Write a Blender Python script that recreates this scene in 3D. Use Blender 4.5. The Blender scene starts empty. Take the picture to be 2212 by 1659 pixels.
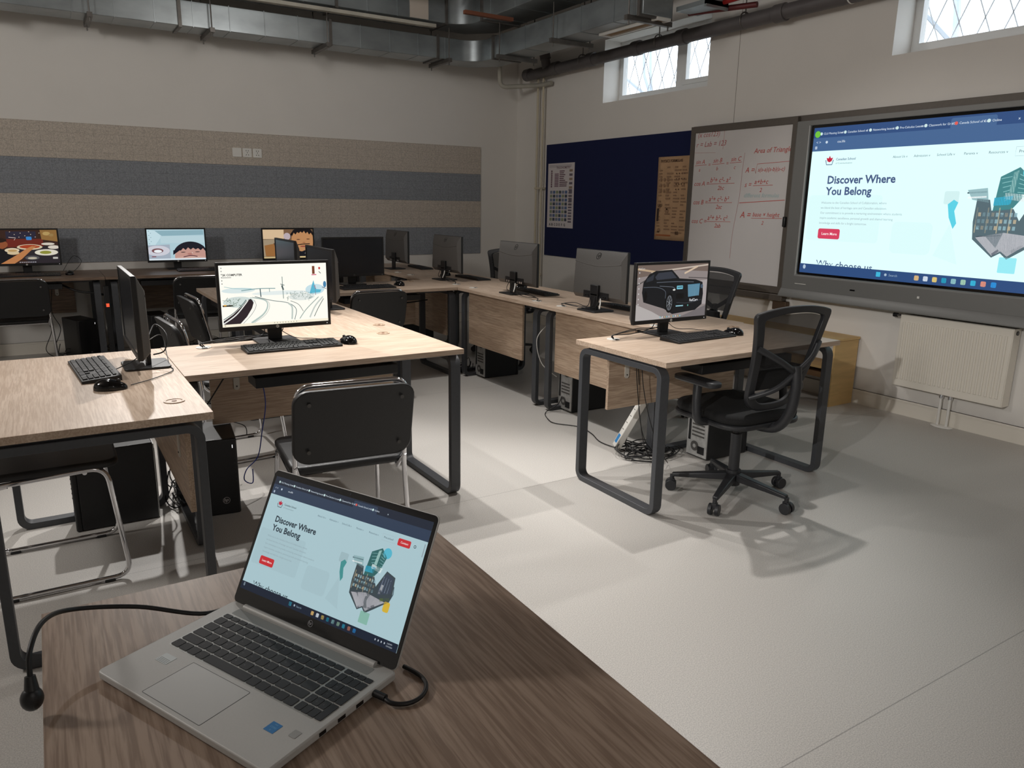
import bpy, bmesh, math, random
from mathutils import Vector, Matrix, Euler
random.seed(7)
PI = math.pi
C = bpy.context.scene.collection
scn = bpy.context.scene

# ------------------------------------------------------------------ camera
YAW, PITCH, ROLL, FPX, HCAM = .5594, .2363, .0157, 1612.4, 1.423
def cam_axes():
    cy, sy = math.cos(YAW), math.sin(YAW); cp, sp = math.cos(PITCH), math.sin(PITCH)
    f = Vector((sy*cp, cy*cp, -sp)); r = Vector((cy, -sy, 0)); u = r.cross(f)
    c, s = math.cos(ROLL), math.sin(ROLL)
    return c*r+s*u, c*u-s*r, f
R_, U_, F_ = cam_axes()
cd = bpy.data.cameras.new('camera'); cam = bpy.data.objects.new('camera', cd); C.objects.link(cam)
cam.matrix_world = Matrix(((R_.x, U_.x, -F_.x, 0), (R_.y, U_.y, -F_.y, 0), (R_.z, U_.z, -F_.z, HCAM), (0, 0, 0, 1)))
cd.sensor_fit = 'HORIZONTAL'; cd.sensor_width = 36; cd.lens = FPX/2212*36; cd.clip_start = .02
scn.camera = cam

# ------------------------------------------------------------------ world, exposure
w = bpy.data.worlds.new('world'); scn.world = w; w.use_nodes = True
bg = w.node_tree.nodes['Background']; bg.inputs[0].default_value = (.80, .90, 1, 1); bg.inputs[1].default_value = 3.4
vs = scn.view_settings; vs.view_transform = 'Standard'; vs.look = 'None'; vs.exposure = .08; vs.gamma = 1; vs.use_curve_mapping = False

# ------------------------------------------------------------------ small track spots of the room, plus unseen soft fill lights added for ambient brightness
def spot(loc, tgt, power, size=50, blend=.5, rad=.035, col=(1, .972, .938)):
    l = bpy.data.lights.new('track_spotlight', 'SPOT'); l.energy = power; l.spot_size = math.radians(size); l.spot_blend = blend
    l.shadow_soft_size = rad; l.color = col
    o = bpy.data.objects.new('track_spotlight', l); C.objects.link(o); o.location = loc
    o.rotation_euler = (Vector(tgt)-Vector(loc)).to_track_quat('-Z', 'Y').to_euler()
def fill_light(loc, power, rad=.25, col=(1, .972, .938)):  # point fill added to lift the ambient light, no fixture behind it
    l = bpy.data.lights.new('added_fill_light', 'POINT'); l.energy = power; l.shadow_soft_size = rad; l.color = col
    o = bpy.data.objects.new('added_fill_light', l); C.objects.link(o); o.location = loc
spot((3.4, 3.1, 3.3), (1.9, 2.3, 0), 180, 60, .9)
spot((1.5, 4.7, 3.3), (1.1, 3.1, 0), 260, 60, .8)
spot((.7, 6.6, 3.2), (.4, 3.2, 0), 320, 44, .7)
spot((.2, 4.3, 3.3), (1.5, 2.7, 0), 190, 48, .9)
spot((2.1, 3.9, 3.3), (2.0, 3.6, 0), 170, 60, .9)
spot((2.2, 5.4, 3.3), (3.0, 4.4, .4), 110, 70, .9)
spot((-4, -.6, 3.0), (5.0, 3.1, .55), 620, 23, .6)
fill_light((-2.5, 3.4, 3.0), 165); fill_light((1.0, -2.4, 3.0), 30); fill_light((1.8, 5.2, 3.2), 30); fill_light((3.4, .4, 3.2), 20)

# ------------------------------------------------------------------ materials
def lin(c):
    return tuple(((v/255)/12.92 if v/255 <= .04045 else ((v/255+.055)/1.055)**2.4) for v in c)
MATS = {}
def mat(name, rgb, rough=.5, metal=0, noise=0, nscale=20, bump=0, spec=.5, stretch=(1, 1, 1), coat=0):
    if name in MATS: return MATS[name]
    m = bpy.data.materials.new(name); m.use_nodes = True; nt = m.node_tree; b = nt.nodes['Principled BSDF']
    c = lin(rgb)
    b.inputs['Base Color'].default_value = (*c, 1); b.inputs['Roughness'].default_value = rough; b.inputs['Metallic'].default_value = metal
    b.inputs['Specular IOR Level'].default_value = spec; b.inputs['Coat Weight'].default_value = coat
    if noise or bump:
        tc = nt.nodes.new('ShaderNodeTexCoord'); mp = nt.nodes.new('ShaderNodeMapping'); mp.inputs['Scale'].default_value = stretch
        n = nt.nodes.new('ShaderNodeTexNoise'); n.inputs['Scale'].default_value = nscale; n.inputs['Detail'].default_value = 6
        nt.links.new(tc.outputs['Object'], mp.inputs[0]); nt.links.new(mp.outputs[0], n.inputs[0])
        if noise:
            r = nt.nodes.new('ShaderNodeValToRGB'); r.color_ramp.elements[0].position = .3; r.color_ramp.elements[1].position = .7
            r.color_ramp.elements[0].color = (*[v*(1-noise) for v in c], 1); r.color_ramp.elements[1].color = (*[min(1, v*(1+noise)) for v in c], 1)
            nt.links.new(n.outputs[0], r.inputs[0]); nt.links.new(r.outputs[0], b.inputs['Base Color'])
        if bump:
            bp = nt.nodes.new('ShaderNodeBump'); bp.inputs['Strength'].default_value = bump; bp.inputs['Distance'].default_value = .002
            nt.links.new(n.outputs[0], bp.inputs['Height']); nt.links.new(bp.outputs[0], b.inputs['Normal'])
    MATS[name] = m; return m
def emis(rgb, s=1.0):
    k = 'light_%d_%d_%d_%d' % (*rgb, int(s*100))
    if k in MATS: return MATS[k]
    m = bpy.data.materials.new(k); m.use_nodes = True; b = m.node_tree.nodes['Principled BSDF']
    b.inputs['Base Color'].default_value = (.01, .01, .01, 1); b.inputs['Roughness'].default_value = .35
    b.inputs['Specular IOR Level'].default_value = .25
    b.inputs['Emission Color'].default_value = (*lin(rgb), 1); b.inputs['Emission Strength'].default_value = s
    MATS[k] = m; return m
def wood(name, a, bcol, dark, axis=0, rough=.42):
    m = bpy.data.materials.new(name); m.use_nodes = True; nt = m.node_tree; b = nt.nodes['Principled BSDF']; N = nt.nodes; L = nt.links
    tc = N.new('ShaderNodeTexCoord'); out = []
    info = N.new('ShaderNodeObjectInfo')
    add = N.new('ShaderNodeVectorMath'); add.operation = 'MULTIPLY_ADD'
    add.inputs[1].default_value = (1, 1, 1); rnd = N.new('ShaderNodeCombineXYZ')
    mul = N.new('ShaderNodeMath'); mul.operation = 'MULTIPLY'; mul.inputs[1].default_value = 37
    L.new(info.outputs['Random'], mul.inputs[0]); L.new(mul.outputs[0], rnd.inputs[0]); L.new(mul.outputs[0], rnd.inputs[1])
    L.new(tc.outputs['Object'], add.inputs[0]); L.new(rnd.outputs[0], add.inputs[2])
    for sc, det, dist, st in ((1.0, 4, 1.2, (1.2, 11, 11)), (1.0, 8, .3, (9, 170, 170)), (1.0, 3, 2.0, (.8, 5, 5))):
        mp = N.new('ShaderNodeMapping'); s = list(st)
        if axis == 1: s = [st[1], st[0], st[2]]
        mp.inputs['Scale'].default_value = s
        n = N.new('ShaderNodeTexNoise'); n.inputs['Scale'].default_value = sc; n.inputs['Detail'].default_value = det; n.inputs['Distortion'].default_value = dist
        L.new(add.outputs[0], mp.inputs[0]); L.new(mp.outputs[0], n.inputs[0]); out.append(n)
    r = N.new('ShaderNodeValToRGB'); r.color_ramp.elements[0].position = .32; r.color_ramp.elements[1].position = .68
    r.color_ramp.elements[0].color = (*lin(a), 1); r.color_ramp.elements[1].color = (*lin(bcol), 1)
    L.new(out[0].outputs[0], r.inputs[0])
    mx = N.new('ShaderNodeMix'); mx.data_type = 'RGBA'; mx.blend_type = 'MIX'
    r2 = N.new('ShaderNodeValToRGB'); r2.color_ramp.elements[0].position = .40; r2.color_ramp.elements[1].position = .60
    r2.color_ramp.elements[0].color = (.72, .72, .72, 1); r2.color_ramp.elements[1].color = (0, 0, 0, 1)
    L.new(out[1].outputs[0], r2.inputs[0]); L.new(r2.outputs[0], mx.inputs[0]); L.new(r.outputs[0], mx.inputs[6]); mx.inputs[7].default_value = (*lin(dark), 1)
    mx2 = N.new('ShaderNodeMix'); mx2.data_type = 'RGBA'; mx2.blend_type = 'MULTIPLY'; mx2.inputs[0].default_value = .25
    L.new(mx.outputs[2], mx2.inputs[6]); L.new(out[2].outputs[0], mx2.inputs[7]); L.new(mx2.outputs[2], b.inputs['Base Color'])
    g = N.new('ShaderNodeMix'); g.data_type = 'RGBA'
    b.inputs['Roughness'].default_value = rough; b.inputs['Specular IOR Level'].default_value = .35
    bp = N.new('ShaderNodeBump'); bp.inputs['Strength'].default_value = .15; bp.inputs['Distance'].default_value = .001
    L.new(out[1].outputs[0], bp.inputs['Height']); L.new(bp.outputs[0], b.inputs['Normal'])
    MATS[name] = m; return m
OAK = wood('oak_laminate', (204, 182, 161), (220, 199, 179), (182, 156, 134))
OAKV = wood('oak_laminate_edge', (196, 171, 147), (214, 190, 166), (168, 142, 120))
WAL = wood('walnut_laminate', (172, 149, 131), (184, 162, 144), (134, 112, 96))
DIMLAM = wood('shade_darkened_laminate', (134, 112, 95), (155, 132, 114), (98, 80, 66))  # back-wall desks stand unlit; that dimness is put into this darker colour
PINE = mat('plywood', (206, 172, 116), .55, noise=.12, nscale=3, stretch=(1, 1, 9))
WALL = mat('painted_plaster', (224, 220, 214), .85, noise=.015, nscale=3)
CEIL = mat('raw_ceiling', (120, 110, 102), .9, noise=.2, nscale=2)
STEEL = mat('dark_powder_steel', (66, 68, 72), .45, noise=.06, nscale=60)
CHROME = mat('chrome', (225, 225, 228), .08, 1)
LEATH = mat('black_vinyl', (30, 30, 31), .42, bump=.25, nscale=300)
BLK = mat('black_plastic', (26, 26, 28), .42, noise=.1, nscale=80)
GLOSS = mat('glossy_black', (14, 14, 16), .12)
OFF = mat('dark_screen_glass', (26, 30, 37), .22)
GREYP = mat('grey_monitor_plastic', (84, 82, 80), .48, noise=.06, nscale=200)
MESHF = None
FAB = mat('black_fabric', (18, 18, 19), .9, noise=.3, nscale=300, bump=.3)
WHT = mat('white_plastic', (228, 226, 220), .35)
OFFW = mat('off_white_bracket', (205, 200, 190), .5)
RAD = mat('radiator_enamel', (226, 220, 208), .35)
GALV = mat('galvanised_steel', (150, 156, 158), .36, .75, noise=.28, nscale=2.2, stretch=(1, 1, 2))
GALD = mat('galvanised_bracket', (104, 100, 96), .45, .6, noise=.2, nscale=12)
PIPEG = mat('drain_pipe_plastic', (92, 88, 88), .5, noise=.1, nscale=6)
PIPEW = mat('cream_pipe_paint', (198, 188, 165), .5)
INSUL = mat('pale_insulation', (176, 172, 160), .7, noise=.15, nscale=6)
RED = mat('red_pipe_paint', (150, 28, 26), .45)
FRAMEB = mat('board_frame_metal', (98, 91, 84), .4, .2, noise=.05, nscale=40)
TRAY = mat('display_bezel_metal', (128, 128, 126), .38, .25)
NAVY = mat('navy_felt', (11, 22, 66), .95, noise=.15, nscale=500, bump=.3)
WBOARD = mat('whiteboard_enamel', (212, 208, 206), .22)
SILVER = mat('laptop_silver', (190, 189, 186), .5, .1, noise=.02, nscale=400)
KEY = mat('key_dark_grey', (46, 47, 50), .6)
KEYB = mat('key_black', (34, 34, 36), .5)
LEG = mat('key_legend', (110, 110, 112), .6)
CABLE = mat('black_cable', (20, 19, 20), .5)
CABLEW = mat('white_cable', (215, 213, 208), .4)
CABLEB = mat('blue_cable', (36, 60, 150), .5)
IOP = mat('metal_io_panel', (186, 186, 184), .4, .3, noise=.2, nscale=30)
PVC = mat('window_frame_vinyl', (226, 226, 224), .35)
SKIRT = mat('white_skirting', (226, 220, 208), .5)

def felt(name, rgb, seed):
    m = bpy.data.materials.new(name); m.use_nodes = True; nt = m.node_tree; b = nt.nodes['Principled BSDF']; N = nt.nodes; L = nt.links
    tc = N.new('ShaderNodeTexCoord'); mp = N.new('ShaderNodeMapping'); mp.inputs['Rotation'].default_value = (PI/2, 0, 0); mp.inputs['Location'].default_value = (seed, 0, 0)
    br = N.new('ShaderNodeTexBrick'); br.offset = .0; br.squash = 1; br.inputs['Scale'].default_value = 1
    br.inputs['Mortar Size'].default_value = .0022; br.inputs['Brick Width'].default_value = .105; br.inputs['Row Height'].default_value = .083; br.inputs['Bias'].default_value = -.6
    c = lin(rgb)
    br.inputs['Color1'].default_value = (*c, 1); br.inputs['Color2'].default_value = (*[v*.98 for v in c], 1); br.inputs['Mortar'].default_value = (*[v*.84 for v in c], 1)
    n = N.new('ShaderNodeTexNoise'); n.inputs['Scale'].default_value = 130; n.inputs['Detail'].default_value = 3
    r = N.new('ShaderNodeValToRGB'); r.color_ramp.elements[0].position = .35; r.color_ramp.elements[1].position = .65
    r.color_ramp.elements[0].color = (.68, .68, .68, 1); r.color_ramp.elements[1].color = (1, 1, 1, 1)
    mx = N.new('ShaderNodeMix'); mx.data_type = 'RGBA'; mx.blend_type = 'MULTIPLY'; mx.inputs[0].default_value = 1
    L.new(tc.outputs['Object'], mp.inputs[0]); L.new(mp.outputs[0], br.inputs[0]); L.new(tc.outputs['Object'], n.inputs[0]); L.new(n.outputs[0], r.inputs[0])
    L.new(br.outputs[0], mx.inputs[6]); L.new(r.outputs[0], mx.inputs[7]); L.new(mx.outputs[2], b.inputs['Base Color']); b.inputs['Roughness'].default_value = .95
    return m
def floor_mat():
    m = bpy.data.materials.new('speckled_vinyl_floor'); m.use_nodes = True; nt = m.node_tree; b = nt.nodes['Principled BSDF']; N = nt.nodes; L = nt.links
    tc = N.new('ShaderNodeTexCoord'); br = N.new('ShaderNodeTexBrick'); mp = N.new('ShaderNodeMapping'); mp.inputs['Location'].default_value = (.6, .97, 0)
    br.inputs['Scale'].default_value = 1; br.inputs['Brick Width'].default_value = 14; br.inputs['Row Height'].default_value = 2.0; br.inputs['Mortar Size'].default_value = .0018; br.offset = .3
    c = lin((196, 192, 186))
    br.inputs['Color1'].default_value = (*c, 1); br.inputs['Color2'].default_value = (*c, 1); br.inputs['Mortar'].default_value = (*[v*.6 for v in c], 1)
    n = N.new('ShaderNodeTexNoise'); n.inputs['Scale'].default_value = 260; n.inputs['Detail'].default_value = 2
    r = N.new('ShaderNodeValToRGB'); r.color_ramp.elements[0].position = .36; r.color_ramp.elements[1].position = .62
    r.color_ramp.elements[0].color = (.74, .74, .75, 1); r.color_ramp.elements[1].color = (1, 1, 1, 1)
    mx = N.new('ShaderNodeMix'); mx.data_type = 'RGBA'; mx.blend_type = 'MULTIPLY'; mx.inputs[0].default_value = 1
    L.new(tc.outputs['Object'], mp.inputs[0]); L.new(mp.outputs[0], br.inputs[0]); L.new(tc.outputs['Object'], n.inputs[0]); L.new(n.outputs[0], r.inputs[0])
    L.new(br.outputs[0], mx.inputs[6]); L.new(r.outputs[0], mx.inputs[7]); L.new(mx.outputs[2], b.inputs['Base Color'])
    b.inputs['Roughness'].default_value = .38; b.inputs['Specular IOR Level'].default_value = .35
    return m
def see_through(name, rgb, alpha, rough=.6):
    m = bpy.data.materials.new(name); m.use_nodes = True; nt = m.node_tree; b = nt.nodes['Principled BSDF']
    b.inputs['Base Color'].default_value = (*lin(rgb), 1); b.inputs['Roughness'].default_value = rough; b.inputs['Alpha'].default_value = alpha
    return m
MESHF = see_through('black_mesh_fabric', (24, 24, 26), .84, .8)
GLASS = see_through('window_glass', (235, 242, 245), .08, .05)

# ------------------------------------------------------------------ mesh helper
class MB:
    def __init__(s): s.v = []; s.f = []; s.m = []; s.mats = []
    def mi(s, m):
        if m not in s.mats: s.mats.append(m)
        return s.mats.index(m)
    def add(s, vs, fs, m, M=None):
        o = len(s.v); k = s.mi(m)
        s.v += [tuple(M @ Vector(p)) if M else tuple(p) for p in vs]
        for f in fs: s.f.append(tuple(i+o for i in f)); s.m.append(k)
        return s
    def box(s, x0, x1, y0, y1, z0, z1, m, M=None):
        vs = [(x, y, z) for x in (x0, x1) for y in (y0, y1) for z in (z0, z1)]
        return s.add(vs, [(0, 1, 3, 2), (4, 6, 7, 5), (0, 4, 5, 1), (2, 3, 7, 6), (0, 2, 6, 4), (1, 5, 7, 3)], m, M)
    def prism(s, poly, z0, z1, m, M=None):          # poly in xy, extruded in z
        n = len(poly); vs = [(x, y, z0) for x, y in poly]+[(x, y, z1) for x, y in poly]
        fs = [tuple(range(n-1, -1, -1)), tuple(range(n, 2*n))]+[(i, (i+1) % n, n+(i+1) % n, n+i) for i in range(n)]
        return s.add(vs, fs, m, M)
    def ring(s, outer, inner, z0, z1, m, M=None):     # frame between two polygons of equal length
        n = len(outer)
        vs = [(x, y, z0) for x, y in outer]+[(x, y, z0) for x, y in inner]+[(x, y, z1) for x, y in outer]+[(x, y, z1) for x, y in inner]
        fs = []
        for i in range(n):
            j = (i+1) % n
            fs += [(i, n+i, n+j, j), (2*n+i, 2*n+j, 3*n+j, 3*n+i), (i, j, 2*n+j, 2*n+i), (n+i, 3*n+i, 3*n+j, n+j)]
        return s.add(vs, fs, m, M)
    def tube(s, pts, r, m, seg=8, closed=False, M=None, cap=True):
        pts = [Vector(p) for p in pts]; n = len(pts); vs = []; fs = []
        rr = r if isinstance(r, (list, tuple)) else [r]*n
        t0 = (pts[1]-pts[0]).normalized(); up = Vector((0, 0, 1)) if abs(t0.z) < .9 else Vector((1, 0, 0))
        nn = (up-t0*up.dot(t0)).normalized()
        for i in range(n):
            a = pts[(i-1) % n] if (closed or i) else pts[0]; b = pts[(i+1) % n] if (closed or i < n-1) else pts[-1]
            t = (b-a)
            t = t.normalized() if t.length > 1e-9 else t0
            nn = nn-t*nn.dot(t); nn = nn.normalized() if nn.length > 1e-6 else Vector((1, 0, 0))
            bb = t.cross(nn)
            for k in range(seg):
                a_ = 2*PI*k/seg; vs.append(pts[i]+nn*(math.cos(a_)*rr[i])+bb*(math.sin(a_)*rr[i]))
        for i in range(n if closed else n-1):
            j = (i+1) % n
            for k in range(seg):
                l = (k+1) % seg; fs.append((i*seg+k, i*seg+l, j*seg+l, j*seg+k))
        if cap and not closed: fs += [tuple(range(seg-1, -1, -1)), tuple(range((n-1)*seg, n*seg))]
        return s.add(vs, fs, m, M)
    def cyl(s, p0, p1, r, m, seg=20, M=None, r1=None):
        return s.tube([p0, p1], [r, r if r1 is None else r1], m, seg, M=M)
    def grid(s, fn, nu, nv, m, M=None, thick=0):
        vs = [fn(i/nu, j/nv) for j in range(nv+1) for i in range(nu+1)]
        fs = [(j*(nu+1)+i, j*(nu+1)+i+1, (j+1)*(nu+1)+i+1, (j+1)*(nu+1)+i) for j in range(nv) for i in range(nu)]
        return s.add(vs, fs, m, M)
    def ball(s, c, rx, ry, rz, m, nu=20, nv=12, M=None, flat=None):
        def fn(u, v):
            a = 2*PI*u; b = PI*(v-.5); z = rz*math.sin(b)
            if flat is not None: z = max(z, flat)
            return (c[0]+rx*math.cos(b)*math.cos(a), c[1]+ry*math.cos(b)*math.sin(a), c[2]+z)
        return s.grid(fn, nu, nv, m, M)
    def build(s, name, parent=None, bev=0, seg=2, smooth=40, sol=0, loc=None, rz=0):
        me = bpy.data.meshes.new(name); me.from_pydata([tuple(p) for p in s.v], [], s.f)
        for m in s.mats: me.materials.append(m)
        me.polygons.foreach_set('material_index', s.m)
        bm = bmesh.new(); bm.from_mesh(me); bmesh.ops.remove_doubles(bm, verts=bm.verts, dist=1e-6); bmesh.ops.recalc_face_normals(bm, faces=bm.faces); bm.to_mesh(me); bm.free()
        if smooth: me.shade_smooth(); me.set_sharp_from_angle(angle=math.radians(smooth))
        o = bpy.data.objects.new(name, me); C.objects.link(o)
        if parent: o.parent = parent
        if loc is not None: o.location = loc
        if rz: o.rotation_euler.z = rz
        if sol: q = o.modifiers.new('s', 'SOLIDIFY'); q.thickness = sol; q.offset = 0
        if bev:
            q = o.modifiers.new('b', 'BEVEL'); q.width = bev; q.segments = seg; q.limit_method = 'ANGLE'; q.angle_limit = math.radians(50); q.harden_normals = False
        return o
def rrect(x0, x1, y0, y1, r, n=6):
    p = []
    for cx, cy, a0 in ((x1-r, y1-r, 0), (x0+r, y1-r, 90), (x0+r, y0+r, 180), (x1-r, y0+r, 270)):
        for k in range(n+1):
            a = math.radians(a0+90*k/n); p.append((cx+r*math.cos(a), cy+r*math.sin(a)))
    return p
def smooth_path(P, n=8, closed=False):
    P = [Vector(p) for p in P]; out = []; N = len(P)
    for i in range(N if closed else N-1):
        if closed: a, b, c, d = P[(i-1) % N], P[i], P[(i+1) % N], P[(i+2) % N]
        else: a, b, c, d = P[max(i-1, 0)], P[i], P[i+1], P[min(i+2, N-1)]
        for k in range(n):
            t = k/n
            out.append(.5*((2*b)+(c-a)*t+(2*a-5*b+4*c-d)*t*t+(3*b-a-3*c+d)*t**3))
    if not closed: out.append(P[-1])
    return out
def fillet(P, r, n=6, closed=False):
    P = [Vector(p) for p in P]; out = []; N = len(P)
    for i in range(N):
        if not closed and i in (0, N-1): out.append(P[i]); continue
        p, q, s_ = P[(i-1) % N], P[i], P[(i+1) % N]
        a = (p-q); b = (s_-q); rr = min(r, a.length*.49, b.length*.49)
        A = q+a.normalized()*rr; B = q+b.normalized()*rr
        for k in range(n+1):
            t = k/n; out.append(A*(1-t)**2+q*2*t*(1-t)+B*t*t)
    return out
def tag(o, label=None, cat=None, group=None, kind=None):
    if label: o['label'] = label
    if cat: o['category'] = cat
    if group: o['group'] = group
    if kind: o['kind'] = kind
    return o
def thing(name, label, cat, loc=(0, 0, 0), rz=0, group=None):
    o = bpy.data.objects.new(name, None); C.objects.link(o); o.location = loc; o.rotation_euler.z = rz; o.empty_display_size = .1
    return tag(o, label, cat, group)
def copy_tree(o, parent=None):
    c = o.copy(); C.objects.link(c); c.parent = parent
    for ch in [x for x in o.children]: copy_tree(ch, c)
    return c
def put(proto, used, loc, rz, label, group=None):
    o = proto if not used.get(proto.name) else copy_tree(proto)
    used[proto.name] = True
    o.location = loc; o.rotation_euler.z = rz; o['label'] = label
    if group: o['group'] = group
    return o
USED = {}
def rz4(a): return Matrix.Rotation(a, 4, 'Z')
def TR(x, y, z): return Matrix.Translation((x, y, z))

# ------------------------------------------------------------------ text and flat pictures for screens, boards and posters
FONT = {}
def text_mesh(t, bold=0):
    k = (t, bold)
    if k in FONT: return FONT[k]
    cu = bpy.data.curves.new('t', 'FONT'); cu.body = t; cu.size = 1; cu.resolution_u = 2; cu.offset = bold; cu.fill_mode = 'FRONT'
    o = bpy.data.objects.new('t', cu); C.objects.link(o)
    dg = bpy.context.evaluated_depsgraph_get(); me = o.evaluated_get(dg).to_mesh()
    r = ([(v.co.x, v.co.y) for v in me.vertices], [tuple(p.vertices) for p in me.polygons])
    o.evaluated_get(dg).to_mesh_clear(); bpy.data.objects.remove(o); bpy.data.curves.remove(cu)
    FONT[k] = r; return r
class Pic:
    """flat picture: unit square-ish, x right 0..W, y down 0..H, mapped by M from (x, y_up, layer)"""
    def __init__(s, W, H, w, h, s_=1.0, lit=True, step=.00025):
        s.W, s.H, s.w, s.h, s.st, s.lit, s.step = W, H, w, h, s_, lit, step; s.mb = MB(); s.n = 0
    def col(s, c):
        return emis(c, s.st) if s.lit else mat('ink_%d_%d_%d' % c, c, .6)
    def pt(s, x, y, z): return ((x/s.W-.5)*s.w, (.5-y/s.H)*s.h, z)
    def poly(s, P, c, clip=True):
        s.n += 1; z = s.step*min(s.n, 60) if s.n > 1 else 0
        if clip: P = [(min(max(x, 0), s.W), min(max(y, 0), s.H)) for x, y in P]
        s.mb.add([s.pt(x, y, z) for x, y in P], [tuple(range(len(P)))], s.col(c)); return s
    def rect(s, x0, y0, x1, y1, c): return s.poly([(x0, y0), (x1, y0), (x1, y1), (x0, y1)], c)
    def rr(s, x0, y0, x1, y1, r, c): return s.poly(rrect(x0, x1, y0, y1, r, 4), c)
    def ell(s, x, y, a, b, c, n=28, a0=0, a1=360):
        return s.poly([(x+a*math.cos(math.radians(a0+(a1-a0)*k/n)), y+b*math.sin(math.radians(a0+(a1-a0)*k/n))) for k in range(n + (a1-a0 < 360))], c)
    def line(s, P, wd, c, w2=None):
        s.n += 1; z = s.step*min(s.n, 60); n = len(P); vs = []; fs = []
        for i, (x, y) in enumerate(P):
            a = P[max(i-1, 0)]; b = P[min(i+1, n-1)]; dx, dy = b[0]-a[0], b[1]-a[1]; l = math.hypot(dx, dy) or 1
            q = (wd+(w2-wd)*i/(n-1) if w2 is not None else wd)/2; nx, ny = -dy/l*q, dx/l*q
            for sx in (1, -1):
                vs.append(s.pt(min(max(x+sx*nx, 0), s.W), min(max(y+sx*ny, 0), s.H), z))
        for i in range(n-1): fs.append((2*i, 2*i+1, 2*i+3, 2*i+2))
        s.mb.add(vs, fs, s.col(c)); return s
    def curve(s, P, wd, c, w2=None, n=8):
        return s.line([(p.x, p.y) for p in smooth_path([(x, y, 0) for x, y in P], n)], wd, c, w2)
    def text(s, t, x, y, size, c, bold=0, shear=0, sx=1, cut=None, rot=0):
        s.n += 1; z = s.step*min(s.n, 60); V, F = text_mesh(t, bold); cr, sr = math.cos(rot), math.sin(rot)
        def q(px, py):
            px, py = (px+shear*py)*size*sx, -py*size
            X, Y = x+px*cr-py*sr, y+px*sr+py*cr
            return s.pt(X, min(Y, cut) if cut else Y, z)
        s.mb.add([q(px, py) for px, py in V], F, s.col(c)); return s
    def build(s, name, parent, M):
        s.mb.v = [tuple(M @ Vector(p)) for p in s.mb.v]
        me = bpy.data.meshes.new(name); me.from_pydata(s.mb.v, [], s.mb.f)
        for m in s.mb.mats: me.materials.append(m)
        me.polygons.foreach_set('material_index', s.mb.m)
        o = bpy.data.objects.new(name, me); C.objects.link(o); o.parent = parent; return o
# plane matrices: picture seen by someone looking along +y (faces -y) / along +x (faces -x)
M_NEGY = Matrix(((1, 0, 0, 0), (0, 0, -1, 0), (0, 1, 0, 0), (0, 0, 0, 1)))
M_NEGX = Matrix(((0, 0, -1, 0), (-1, 0, 0, 0), (0, 1, 0, 0), (0, 0, 0, 1)))

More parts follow.
